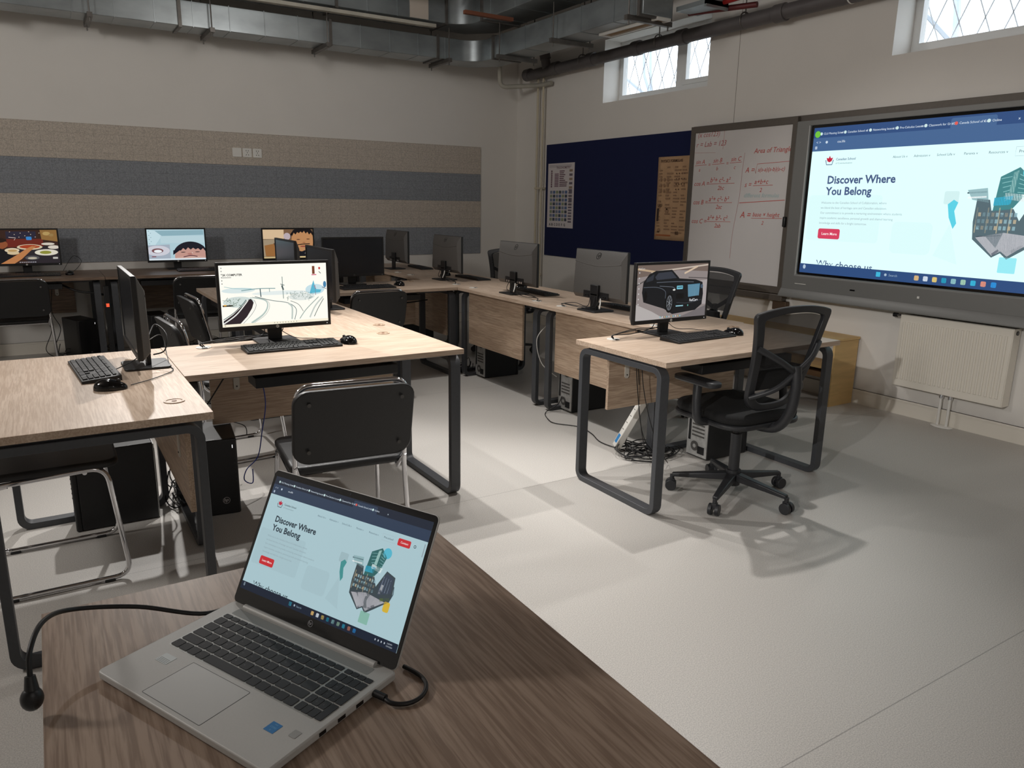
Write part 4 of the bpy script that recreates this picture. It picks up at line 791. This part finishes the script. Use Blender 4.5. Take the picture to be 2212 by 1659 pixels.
# mice (front of the mouse points to +y)
t = ms0 = thing('computer_mouse', None, 'mouse', group='black wired mice')
def mfn(u_, v):
    a = 2*PI*u_; r = math.sin(PI*v/2); y = .056*math.sin(a)*r; x = (.031+.004*(y < 0))*math.cos(a)*r*(1-.10*(y > .02)); z = .037*math.cos(PI*v/2)**.75*(1-.25*(y/.056)*(1-v)-.22*max(0, y)/.056)
    return (x, y, max(z, 0)+.002)
MB().grid(mfn, 36, 12, GLOSS).build('mouse_body', t, smooth=60)
MB().cyl((-.004, .028, .031), (.004, .028, .031), .007, KEYB, 14).build('scroll_wheel', t)
MB().prism([(.028*math.cos(a), .052*math.sin(a)) for a in [2*PI*k/24 for k in range(24)]], .0005, .003, KEYB).build('mouse_sole', t, smooth=0)
MS = ((.158, 2.985, .75, -PI/2-.2, 'shiny black mouse on the left desk near its front edge'), (1.225, 3.475, .75, .35, 'black mouse right of the cityscape monitor keyboard'), (3.155, 2.775, .75, .5, 'black mouse right of the car monitor keyboard'), (2.50, 5.79, .75, .4, 'black mouse on the cross desk beside the blank monitor'), (3.25, 6.42, .75, PI/2, 'black mouse behind the third monitor of the right row'), (.19, 7.64, .762, 0, 'black mouse right of the keyboard under the food picture monitor'), (3.33, 5.2, .75, PI/2, 'black mouse behind the second monitor of the right row'))
for x, y, z, rz, lab in MS: put(ms0, USED, (x, y, z), rz, lab)

# ------------------------------------------------------------------ computer towers
def make_tower():
    t = thing('computer_tower', None, 'computer tower', group='black computer towers under the desks')
    w, d, h = .082, .33, .365
    MB().box(-w, w, -d/2+.02, d/2-.004, .004, h-.002, BLK).build('case', t, bev=.004)
    f = MB().box(-w-.001, w+.001, -d/2-.004, -d/2+.022, 0, h, GLOSS if 0 else BLK); f.build('front_cover', t, bev=.009, seg=3)
    p = MB()
    for k in range(6): p.box(w-.014, w-.008, -d/2-.0052, -d/2-.0038, h-.10-k*.022, h-.094-k*.022, KEY)
    p.build('front_ports', t, smooth=0)
    MB().box(w-.02, w-.017, -d/2-.0052, -d/2-.0038, h-.045, h-.03, emis((255, 255, 255), 1)).build('power_light', t, smooth=0)
    hb = MB(); hp_mark(hb, .016, CHROME, Matrix.Translation((.022, -d/2-.0042, .07)) @ Matrix.Rotation(PI/2, 4, 'X')); hb.build('badge', t, smooth=0)
    MB().box(-w+.012, -w+.03, -d/2-.0052, -d/2-.0038, .03, .05, mat('blue_sticker', (30, 80, 150), .4)).build('sticker', t, smooth=0)
    r = MB().box(-w+.004, w-.004, d/2-.005, d/2+.001, .012, h-.01, IOP)
    n = 30
    r.ring([(.035*math.cos(2*PI*k/n)-.02, .035*math.sin(2*PI*k/n)+.285) for k in range(n)], [(.029*math.cos(2*PI*k/n)-.02, .029*math.sin(2*PI*k/n)+.285) for k in range(n)], -(d/2+.004), -(d/2), GREYP, Matrix(((1, 0, 0, 0), (0, 0, -1, 0), (0, 1, 0, 0), (0, 0, 0, 1))))
    r.cyl((-.02, d/2, .285), (-.02, d/2+.003, .285), .014, GREYP, 20)
    for k in range(4): r.box(-.055, .04, d/2, d/2+.003, .13+k*.022, .139+k*.022, GREYP)
    r.box(.05, .066, d/2, d/2+.004, .1, .33, BLK); r.box(-.06, -.01, d/2, d/2+.004, .03, .075, BLK); r.cyl((.015, d/2, .07), (.015, d/2+.003, .07), .03, GREYP, 24).cyl((.015, d/2+.003, .07), (.015, d/2+.004, .07), .012, IOP, 20)
    r.build('rear_panel', t, smooth=0); return t
tw = make_tower()
for x, y, rz, lab in ((.60, 3.605, -.12, 'black tower with silver badge on the floor under the cityscape monitor desk'), (.165, 3.63, -PI/2, 'black tower under the left desk, seen from its side behind the chair'), (3.20, 4.14, PI/2, 'tower with bare metal back beside the double desk legs of the right row'), (3.20, 5.36, PI/2, 'tower under the far wide light panel of the right row'), (3.28, 2.94, PI/2, 'tower with metal back under the car monitor desk, behind the office chair'), (.22, 7.75, .35, 'black tower under the back wall desks at the left'), (.86, 7.8, .1, 'black tower standing under the back wall desks, behind the side-on monitor'), (3.05, 6.7, PI/2, 'black tower deep under the far desks of the right row')):
    put(tw, USED, (x, y, 0), rz, lab)

# ------------------------------------------------------------------ chrome visitor chairs (facing +y)
def make_chair():
    t = thing('visitor_chair', None, 'chair', group='black chrome-framed visitor chairs')
    hw = .205
    half = [(hw, -.14, .435), (hw, .19, .45), (hw+.02, .235, .012), (hw+.02, -.215, .012), (hw, -.20, .46), (hw-.005, -.275, .80)]
    pts = half+[(-x, y, z) for x, y, z in reversed(half)]
    MB().tube(fillet(pts, .06, 6), .0095, CHROME, 12).build('chrome_frame', t, smooth=60)
    c = MB()
    for s in (-1, 1): c.tube(smooth_path([(s*hw, -.212, .49), (s*(hw-.012), -.185, .45), (s*(hw-.012), -.16, .425), (s*(hw-.004), -.12, .43)], 5), .0085, CHROME, 10)
    c.build('seat_bracket', t)
    MB().tube([(-hw-.018, -.03, .2), (hw+.018, -.03, .2)], .001, CHROME, 6) if 0 else None
    cb = MB().tube([(-hw, .12, .437), (hw, .12, .437)], .008, CHROME, 10).tube([(-hw, -.10, .43), (hw, -.10, .43)], .008, CHROME, 10); cb.build('seat_crossbar', t)
    def seat(u, v):
        x = (u-.5)*.43; y = -.19+.43*v; z = .468+.010*math.sin(PI*u)-.022*max(0, v-.75)**1*4*(v > .75)*.6; return (x, y, z)
    MB().prism(rrect(-.215, .215, -.19, .235, .05), .446, .476, LEATH).build('seat', t, bev=.012, seg=3)
    bk = MB(); n = 12; P = rrect(-.218, .218, 0, .285, .055, 6); vs = []; fs = []
    for th in (-.014, .014):
        for x, z in P: vs.append((x, -.243-.075*(z/.285)+.03*(x/.218)**2+th-.02, .508+z))
    m_ = len(P); fs = [tuple(range(m_)), tuple(range(m_, 2*m_))]+[(i, (i+1) % m_, m_+(i+1) % m_, m_+i) for i in range(m_)]
    bk.add(vs, fs, LEATH).build('backrest', t, bev=.006, seg=3)
    sc = MB()
    for x in (-.165, .165):
        for z in (.05, .235): sc.cyl((x, -.243-.075*z/.285+.03*(x/.218)**2-.033, .508+z), (x, -.243-.075*z/.285+.03*(x/.218)**2-.037, .508+z), .007, GREYP, 14)
    sc.build('screw', t, smooth=0)
    for s in (-1, 1):
        for y in (.16, -.15): MB().box(s*(hw+.02)-.012, s*(hw+.02)+.012, y-.018, y+.018, 0, .012, BLK).build('rubber_foot', t, bev=.003)
    return t
ch = make_chair()
for x, y, rz, lab in ((.915, 2.755, -.10, 'black chrome-framed chair with its back to the camera behind the laptop'), (-.075, 3.23, -PI/2, 'black chair pushed under the left desk, only seat and chrome legs in view'), (.83, 4.35, -PI/2+.08, 'black chair seen edge-on just left of the cityscape monitor, the nearer one'), (1.08, 5.30, -PI/2+.06, 'black chair seen edge-on left of the cityscape monitor, the farther one'), (2.03, 5.38, 0.04, 'black chair with its back to the camera in front of the blank monitor desk'), (-.20, 7.17, .0, 'black chair at the left edge in front of the food picture monitor'), (1.10, 6.95, 0, 'black chair in front of the pale face picture monitor')):
    put(ch, USED, (x, y, 0), rz, lab)

# ------------------------------------------------------------------ office chairs (facing +y)
def make_office_chair():
    t = thing('office_chair', None, 'office chair', group='black mesh-back office chairs')
    OC = mat('office_chair_plastic', (40, 41, 44), .42, noise=.08, nscale=90)
    for k in range(5):
        a = 2*PI*k/5+OFFA; ca, sa = math.cos(a), math.sin(a); M = Matrix.Rotation(a, 4, 'Z')
        MB().add([(.03, -.024, .085), (.03, .024, .085), (.03, .024, .125), (.03, -.024, .125), (.30, -.014, .072), (.30, .014, .072), (.30, .014, .092), (.30, -.014, .092)], [(0, 1, 2, 3), (4, 7, 6, 5), (0, 4, 5, 1), (1, 5, 6, 2), (2, 6, 7, 3), (3, 7, 4, 0)], OC, M).build('base_leg', t, bev=.006)
        cs = MB()
        for s in (-1, 1): cs.cyl((.30+.004, s*.008, .028), (.30+.004, s*.026, .028), .028, OC, 22, M)
        cs.cyl((.30, 0, .04), (.30, 0, .082), .011, OC, 12, M).box(.285, .315, -.012, .012, .03, .06, OC, M); cs.build('caster', t, bev=.002)
    MB().cyl((0, 0, .06), (0, 0, .14), .036, OC).cyl((0, 0, .12), (0, 0, .33), .027, OC).cyl((0, 0, .33), (0, 0, .40), .019, BLK).build('gas_column', t, smooth=30)
    MB().box(-.07, .07, -.10, .08, .385, .42, BLK).build('tilt_mechanism', t, bev=.01)
    MB().tube(smooth_path([(.06, .0, .40), (.20, .0, .395), (.26, .0, .38)], 4), .006, BLK, 8).ball((.27, 0, .375), .028, .012, .010, BLK).build('height_lever', t)
    def seat(u, v):
        a = 2*PI*u; r = math.sin(PI*min(v, 1)); return (0, 0, 0)
    P = rrect(-.245, .245, -.215, .255, .11, 8); MB().prism(P, .415, .44, OC).build('seat_pan', t, bev=.008)
    MB().prism(rrect(-.24, .24, -.21, .25, .11, 8), .435, .485, FAB).build('seat', t, bev=.022, seg=4)
    # backrest frame: outline in x,z with lean and wrap
    def bp(x, z): return (x, -.175-.235*(z-.5)+.28*x*x-.015*math.sin((z-.5)*6), z)
    O = [(.10, .505), (.165, .56), (.188, .66), (.205, .78), (.228, .90), (.240, .965), (.20, .985), (.10, 1.0), (0, 1.004)]
    O = O+[(-x, z) for x, z in O[-2::-1]]; O = O+[(0, .495)]
    oo = smooth_path([(x, z, 0) for x, z in O], 4, closed=True); oo = [(p.x, p.y) for p in oo]
    cz = .76; ii = [(x*.79, cz+(z-cz)*.87) for x, z in oo]
    n = len(oo); vs = []
    for q, dy in ((oo, -.012), (ii, -.012), (oo, .012), (ii, .012)):
        for x, z in q: p = bp(x, z); vs.append((p[0], p[1]+dy, p[2]))
    fs = []
    for i in range(n):
        j = (i+1) % n; fs += [(i, n+i, n+j, j), (2*n+i, 2*n+j, 3*n+j, 3*n+i), (i, j, 2*n+j, 2*n+i), (n+i, 3*n+i, 3*n+j, n+j)]
    MB().add(vs, fs, OC).build('backrest_frame', t, bev=.005, smooth=50)
    mp = [(x*.9, cz+(z-cz)*.93) for x, z in oo if z > .70]; mm = MB(); nn = len(mp)
    xs = 10; zs = 10
    def mf(u, v):
        z = .705+(.965-.705)*v; hw_ = (.178+.045*(z-.7)/.27); x = (u-.5)*2*hw_; p = bp(x, z-.03*(abs(u-.5)*2)**3*v); return (p[0], p[1]+.012, p[2])
    mm.grid(mf, 12, 10, MESHF).build('mesh_panel', t)
    MB().box(-.15, .15, -.195, -.18, .60, .70, FAB).build('lumbar_pad', t, bev=.02, seg=3)
    s = MB(); hub = Vector((0, -.315, .70))
    for sx in (-1, 1):
        a = Vector(bp(sx*.200, .82)); a.y -= .01; s.tube(smooth_path([a, a.lerp(hub, .5)+Vector((0, -.02, 0)), hub], 5), [.015]*11, OC, 10)
        c = Vector(bp(sx*.16, .575)); c.y -= .01; s.tube(smooth_path([c, c.lerp(hub, .5)+Vector((0, -.025, -.01)), hub], 5), [.013]*11, OC, 10)
    s.tube(smooth_path([hub+Vector((0, 0, .03)), (0, -.325, .62), (0, -.30, .50), (0, -.23, .42), (0, -.10, .40)], 6), .024, OC, 12)
    s.build('back_support', t, smooth=60)
    for sx in (-1, 1):
        ar = MB().tube(smooth_path([(sx*.20, -.02, .425), (sx*.285, -.02, .44), (sx*.295, -.01, .52), (sx*.285, .0, .615)], 6), .021, OC, 10)
        ar.build('armrest_post', t); MB().prism(rrect(sx*.285-.042, sx*.285+.042, -.13, .14, .035), .615, .641, OC).build('armrest', t, bev=.008)
    return t
OFFA = math.atan2(-.143, -.283)+.04
oc = make_office_chair()
for x, y, rz, lab in ((2.85, 2.43, -.04, 'black mesh-back office chair in front of the car monitor desk'), (3.86, 3.84, PI/2+.1, 'black mesh-back office chair behind the car monitor, facing the right row'), (3.72, 6.12, PI/2+.76, 'black mesh-back office chair beyond the second monitor of the right row')):
    put(oc, USED, (x, y, 0), rz, lab)

# ------------------------------------------------------------------ the laptop (front edge at -y local, origin at front left corner)
t = lap = thing('laptop', 'open silver laptop on the foreground table showing a school web page', 'laptop', (0.0005, 1.1105, .75), math.radians(-64.2))
LW, LD = .359, .236
MB().prism(rrect(0, LW, 0, LD, .008), .003, .0145, SILVER).build('base', t, bev=.0022, seg=3)
MB().box(.03, LW-.03, .0005, .002, .0045, .009, SILVER).build('front_lip', t, bev=.0005) if 0 else None
for x in (.04, LW-.04):
    for y in (.03, LD-.03): MB().cyl((x, y, 0), (x, y, .004), .008, BLK, 12).build('rubber_foot', t)
KX0, KY0 = .0265, .098
kd = MB().prism(rrect(KX0-.002, LW-.0265+.002, KY0-.002, .203, .004), .0142, .0147, mat('keyboard_deck', (168, 170, 168), .4, .2)); kd.build('keyboard_deck', t, smooth=0)
km = MB(); lg = MB(); uu = .01905; zl = lambda y: .0147
RW = ([1, 1, 1.0, .98, 5.25, 1, 1, -.001, 1, 1, 1], )
def lkeys(rowy, ws, d=.0165, x0=KX0, leg=None):
    x = x0
    for i, q in enumerate(ws):
        w_ = abs(q)*uu
        if q > 0:
            km.prism(rrect(x+.001, x+w_-.001, rowy+.0008, rowy+d, .0016, 2), .0147, .0158, KEY)
            if leg and i < len(leg) and leg[i] != ' ':
                V, F = text_mesh(leg[i]); s_ = .0038; lg.add([(x+.0045+a*s_*1, rowy+.0065+b_*s_, .01585) for a, b_ in V], F, LEG)
        x += w_
pit = .0186
lkeys(KY0, [1, 1, 1, 1, 5, 1, 1, 1, 1, 1], leg='f  #')
lkeys(KY0+pit, [2.0]+[1]*10+[2.0-.0], leg=' ZXCVBNM,./')
lkeys(KY0+2*pit, [1.6]+[1]*11+[1.4], leg=' ASDFGHJKL;\'')
lkeys(KY0+3*pit, [1.3]+[1]*12+[.7], leg=' QWERTYUIOP[]')
lkeys(KY0+4*pit, [1]*13+[1], leg='`1234567890-=')
lkeys(KY0+5*pit, [.93]*15, d=.0095)
nx = KX0+14.15*uu; q3 = .0127*1.03
for r in range(6):
    ws = [.62]*4
    if r in (0, 2): ws = [.62]*3+[.62]
    for c in range(4):
        if c == 3 and r in (1, 3): continue
        if r == 0 and c == 0 and 0: continue
        x = nx+c*.0128*1.0; hgt = .0165 if r < 5 else .0095
        if c == 3 and r in (0, 2): hgt = .0165+pit
        km.prism(rrect(x+.0007, x+.0121, KY0+r*pit+.0008, KY0+r*pit+hgt, .0012, 2), .0147, .0158, KEY)
        if r < 4 and c < 3 and r > 0: V, F = text_mesh(str((r-1)*3+c+1)); lg.add([(x+.004+a*.0038, KY0+r*pit+.0065+b_*.0038, .01585) for a, b_ in V], F, LEG)
km.build('keys', t, smooth=0); lg.build('key_legends', t, smooth=0)
tp = MB(); gr = mat('touchpad_gap', (96, 98, 98), .5)
tp.prism(rrect(.098, .223, .008, .088, .002), .0144, .01465, mat('touchpad_silver', (186, 186, 184), .42, .1)); tp.ring(rrect(.0975, .2235, .0075, .0885, .0022), rrect(.0982, .2228, .0082, .0878, .002), .0144, .0148, gr); tp.build('touchpad', t, smooth=0)
st = MB(); blu = mat('blue_label', (24, 120, 186), .35)
st.prism(rrect(.296, .3135, .049, .0665, .0006), .0146, .01485, blu); LBL = mat('pale_blue_print', (110, 176, 214), .4)
V, F = text_mesh('intel'); st.add([(.3025+a*.003, .0625+b_*.003, .0149) for a, b_ in V], F, LBL)
V, F = text_mesh('CORE'); st.add([(.2995+a*.0042, .0565+b_*.0042, .0149) for a, b_ in V], F, LBL); V, F = text_mesh('i5'); st.add([(.3035+a*.0035, .0515+b_*.0035, .0149) for a, b_ in V], F, LBL)
st.build('processor_sticker', t, smooth=0)
MB().prism(rrect(.332, .344, .058, .071, .0015), .0146, .0150, mat('fingerprint_reader', (160, 160, 158), .5)).build('fingerprint_reader', t, smooth=0)
s2 = MB().prism(rrect(.044, .069, .062, .081, .001), .0146, .0149, mat('spec_sticker', (192, 198, 198), .4))
for k in range(4): s2.box(.046, .067, .0635+k*.0024, .0642+k*.0024, .0149, .01495, mat('sticker_print', (110, 114, 118), .6))
s2.build('spec_sticker', t, smooth=0)
sp = MB().prism(rrect(.03, LW-.03, .2055, .2225, .003), .0143, .0147, mat('speaker_grille', (150, 152, 150), .6, .2)); sp.build('speaker_grille', t, smooth=0)
pg = MB()
for y0, y1 in ((.085, .097), (.118, .132), (.152, .166)): pg.box(LW-.001, LW+.0003, y0, y1, .0055, .011, GLOSS)
pg.box(LW-.001, LW+.0003, .183, .191, .006, .010, GLOSS); pg.build('side_ports', t, smooth=0)
MB().cyl((.035, LD-.007, .0155), (LW-.035, LD-.007, .0155), .0055, SILVER, 16).build('hinge', t)
# lid
TL = math.radians(62.13); lidM = TR(0, LD-.004, .0155) @ Matrix.Rotation(TL, 4, 'X')
lid = bpy.data.objects.new('lid', None); C.objects.link(lid); lid.parent = t; lid.matrix_local = lidM
LH = .2295
MB().prism(rrect(0, LW, 0, LH, .009), -.0048, -.0008, SILVER).build('lid_shell', lid, bev=.0012)
MB().prism(rrect(.0012, LW-.0012, .001, LH-.0012, .008), -.0012, .0002, GLOSS).build('screen_bezel', lid, smooth=0)
MB().cyl((LW/2, LH-.006, 0), (LW/2, LH-.006, .0004), .002, OFF, 14).build('webcam', lid, smooth=0)
hb = MB(); hp_mark(hb, .0052, mat('badge_grey', (150, 150, 155), .3, .5), TR(LW/2, .0155, .0003)); hb.build('badge', lid, smooth=0)
P = web_page(.3445, .1938, .80, (178, 208, 216), (44, 60, 84), (24, 34, 52), (206, 44, 52), (40, 54, 66), .000012)
P.build('screen_image', lid, Matrix.Translation((LW/2, .0245+.0969, .0003)))

# ================================================================== cables and small floor things
def cable(pts, r, m, lab, name='cable', n=8, extra=None, group=None):
    b = MB().tube(smooth_path(pts, n), r, m, 8)
    if extra: extra(b)
    o = b.build(name, smooth=60); return tag(o, lab, 'cable', group)
T = .75
# laptop charger lead and plug
t = thing('charging_cable', 'thick black charging lead running left behind the laptop over the table edge', 'cable', (0, 0, 0))
MB().tube(smooth_path([(.32, 1.262, T+.006), (.25, 1.235, T+.006), (.166, 1.195, T+.013), (.067, 1.213, T+.045), (-.02, 1.215, T+.065), (-.055, 1.14, T+.095), (-.072, 1.085, T+.085), (-.075, 1.068, T+.055)], 8), .0036, CABLE, 10).build('lead', t)
MB().cyl((-.075, 1.068, T+.058), (-.075, 1.063, T+.04), .0065, BLK, 14, r1=.009).ball((-.076, 1.062, T+.028), .014, .013, .017, BLK).build('plug', t, smooth=60)
M = lap.matrix_world if 0 else Matrix.Translation(lap.location) @ Matrix.Rotation(math.radians(-64.2), 4, 'Z')
t = thing('side_cable', 'short curled black cable plugged into the right side of the laptop', 'cable', (0, 0, 0))
MB().tube([M @ p for p in smooth_path([(LW+.012, .190, .0082), (LW+.032, .186, .0065), (LW+.050, .200, .0045), (LW+.056, .222, .0045), (LW+.046, .245, .0045), (LW+.024, .258, .0045), (LW-.01, .262, .0045)], 8)], .0032, CABLE, 10).build('lead', t)
MB().cyl(M @ Vector((LW+.0005, .1875, .0085)), M @ Vector((LW+.020, .1885, .0078)), .0052, BLK, 12).build('plug', t)
# monitor leads down to the grommets
def leads(mx, my, gx, gy, lab, side=1, rz=0):
    b = MB(); rnd = random.Random(int(mx*100))
    Mm = Matrix.Translation((mx, my, T)) @ Matrix.Rotation(rz, 4, 'Z')
    for k in range(3):
        a = Mm @ Vector((-.06+.05*k, .045, .10)); c = Mm @ Vector((-.05+.04*k, .075, .03)); g = Vector((gx+rnd.uniform(-.006, .006), gy, T+.004)); m_ = (c+g)/2+Vector((rnd.uniform(-.02, .02), rnd.uniform(-.03, .03), 0)); m_.z = T+.012+.012*k
        b.tube(smooth_path([a, c, m_, g+Vector((0, 0, .018)), g], 7), .0024, CABLE, 7)
    tag(b.build('monitor_cables', smooth=60), lab, 'cable', 'monitor leads')
leads(.935, 3.665, .594, 3.664, 'bundle of black leads from the cityscape monitor to its white desk grommet')
leads(2.835, 2.945, 2.469, 2.96, 'bundle of black leads from the car monitor to its white desk grommet')
leads(3.085, 3.86, 2.98, 4.12, 'black leads behind the nearest badge-backed monitor running to a white grommet', rz=PI/2)
leads(3.105, 4.90, 2.98, 4.44, 'black leads behind the second monitor of the right row running to a white grommet', rz=PI/2)
leads(3.105, 6.09, 2.98, 5.70, 'black leads behind the third monitor of the right row', rz=PI/2)
for y, lab in ((3.80, 'white cable tail hanging at the back of the nearest badge-backed monitor'), (4.84, 'white cable tail at the back of the second monitor of the right row'), (6.03, 'white cable tail at the back of the third monitor of the right row')):
    cable([(3.045, y, T+.085), (3.03, y-.02, T+.06), (3.00, y-.05, T+.03)], .0045, CABLEW, lab, group='white cable tails')
# left desk monitor leads
cable([(.335, 3.36, T+.12), (.37, 3.42, T+.16), (.40, 3.34, T+.13), (.385, 3.30, T+.07), (.345, 3.33, T+.05)], .0028, CABLE, 'curled black lead at the back of the side-on monitor on the left desk')
cable([(.34, 3.40, T+.10), (.40, 3.50, T+.10), (.405, 3.42, T+.03), (.398, 3.30, T+.006), (.40, 3.22, T+.004), (.375, 3.16, T+.004), (.30, 3.07, T+.004), (.226, 3.0, T+.006)], .0018, CABLE, 'thin mouse cord looping round the side-on monitor stand on the left desk')
cable([(.13, 3.19, T+.012), (.20, 3.25, T+.02), (.27, 3.30, T+.04), (.30, 3.33, T+.06)], .002, CABLE, 'thin black cord from the left desk keyboard to the monitor')
cable([(1.205, 3.53, T+.004), (1.12, 3.65, T+.004), (1.03, 3.70, T+.01), (.95, 3.70, T+.06)], .0018, CABLE, 'thin mouse cord behind the keyboard of the cityscape monitor')
cable([(3.13, 2.83, T+.004), (3.08, 2.99, T+.004), (2.98, 3.03, T+.01), (2.87, 2.99, T+.06)], .0018, CABLE, 'thin mouse cord behind the keyboard of the car monitor')
cable([(.10, 7.62, .77), (.22, 7.75, .78), (.30, 7.9, .86), (.24, 7.98, .90), (.15, 7.9, .78)], .002, CABLE, 'thin cord arching up beside the food picture monitor')
# hanging leads
cable([(.62, 3.38, .66), (.55, 3.40, .55), (.47, 3.44, .43), (.46, 3.7, .30), (.52, 3.78, .25)], .003, CABLE, 'black lead slanting down under the middle desk towards the tower')
cable([(.80, 3.50, .655), (.82, 3.50, .5), (.80, 3.52, .35), (.78, 3.55, .22), (.72, 3.53, .17), (.70, 3.50, .13), (.73, 3.47, .12), (.745, 3.52, .17)], .0026, CABLEB, 'dark blue network lead hanging from the middle desk to the tower')
cable([(.44, 3.62, .70), (.46, 3.66, .5), (.49, 3.75, .42), (.62, 3.80, .37), (.78, 3.85, .30), (.80, 3.86, .24)], .0026, CABLE, 'black lead running from the desk corner over the tower below')
def tangle(cx, cy, rx, ry, n, lab, seed, z=.006, m=None, hz=.05):
    b = MB(); rnd = random.Random(seed)
    for k in range(n):
        a0 = rnd.uniform(0, 2*PI); P = []
        R1, R2 = rnd.uniform(.35, 1), rnd.uniform(.35, 1); ox, oy = rnd.uniform(-.3, .3)*rx, rnd.uniform(-.3, .3)*ry
        for j in range(9):
            a = a0+j*.8; q = rnd.uniform(.8, 1.15); P.append((cx+ox+rx*R1*q*math.cos(a), cy+oy+ry*R2*q*math.sin(a), z+abs(rnd.gauss(0, hz*.4))))
        b.tube(smooth_path(P, 6), rnd.choice((.0028, .0034)), m or CABLE, 7)
    return tag(b.build('cable_tangle', smooth=60), lab, 'cable tangle', kind='stuff')
tangle(2.90, 3.13, .19, .14, 12, 'tangle of black leads on the floor under the car monitor desk', 5)
tangle(.46, 3.72, .07, .20, 8, 'tangle of black leads on the floor under the left desk', 8, hz=.12)
tangle(.30, 7.85, .22, .10, 5, 'loops of leads on the floor under the back wall desks', 11, hz=.1)
tangle(1.3, 7.85, .3, .10, 5, 'loops of leads on the floor behind the seen-edge-on chairs', 14, hz=.1)
tangle(3.04, 5.62, .08, .10, 4, 'tangle of leads at the back of the tower under the far right row', 21, hz=.1)
cable([(3.03, 4.17, .10), (2.98, 4.15, .05), (2.88, 4.15, .006), (2.80, 4.0, .005), (2.79, 3.9, .005), (2.88, 3.76, .005), (2.86, 3.6, .005), (2.80, 3.42, .005), (2.83, 3.2, .006)], .003, CABLE, 'single black mains lead snaking over the floor to the power strip')
cable([(2.98, 4.30, .60), (2.90, 4.31, .50), (2.93, 4.29, .33), (3.0, 4.2, .24)], .003, CABLEW, 'pale lead curving beside the double desk legs of the right row')
for k, (dx, dy) in enumerate(((0, 0), (.03, .02), (.015, -.03))):
    cable([(2.60+dx, 2.93+dy, .69), (2.64+dx, 2.95+dy, .5), (2.70+dx, 2.98+dy*2, .3), (2.76+dx*2, 3.0+dy*3, .12), (2.84+dx*3, 3.02+dy*3, .01)], .0024, CABLE, 'black lead hanging from the car monitor desk to the floor tangle', group='leads hanging under the car monitor desk')
for k, x in enumerate((.36, .39)):
    cable([(x, 3.70, .66), (x+.01, 3.74, .45), (x+.05, 3.72, .3), (x+.02, 3.78, .12), (x+.06, 3.86, .02)], .003, CABLE, 'black lead hanging behind the tower under the left desk', group='leads hanging under the left desk')
for x0, y0 in ((-.02, 7.6), (.05, 7.62)):
    cable([(x0, y0, .70), (x0-.03, y0+.02, .45), (x0+.02, y0+.1, .28), (x0-.04, y0+.12, .1), (x0+.04, y0+.15, .01)], .003, CABLE, 'black lead hanging under the back desks at the left', group='leads under the back desks')
cable([(.10, 7.5, .70), (.22, 7.45, .64), (.34, 7.42, .62), (.42, 7.42, .60)], .009, CABLE, 'thick cable bundle strung between the back desks at the left')
cable([(2.2, 6.02, .62), (2.45, 5.95, .60), (2.6, 5.92, .585), (2.82, 5.92, .60)], .006, CABLE, 'black cable strung under the cross desk behind its chair')
# power strips
t = thing('power_strip', 'white power strip leaning upright under the car monitor desk, with a blue label', 'power strip', (2.81, 3.265, .016), 0)
pM = Matrix.Rotation(-.46, 4, 'Z') @ Matrix.Rotation(math.radians(-62), 4, 'Y')
MB().box(-.005, .34, -.032, .032, 0, .04, WHT, pM).build('casing', t, bev=.005, seg=3)
MB().box(.02, .075, -.02, .02, .0395, .0408, mat('sky_blue_label', (60, 140, 205), .4), pM).build('label_plate', t, smooth=0)
h = MB()
for k in range(5):
    for a in (-.008, .008): h.box(.11+k*.045, .114+k*.045, a-.005, a+.005, .0395, .0405, GLOSS, pM)
h.build('socket_slot', t, smooth=0)
t = thing('power_strip', 'dark upright power strip with a glowing red switch between two back desks', 'power strip', (.44, 7.37, .0))
MB().box(-.022, .022, -.02, .012, .02, .68, BLK).box(-.03, .03, -.03, .02, 0, .02, BLK).build('casing', t, bev=.004)
MB().box(-.012, .012, -.0225, -.0195, .50, .53, emis((255, 96, 60), .9)).build('switch', t, smooth=0)
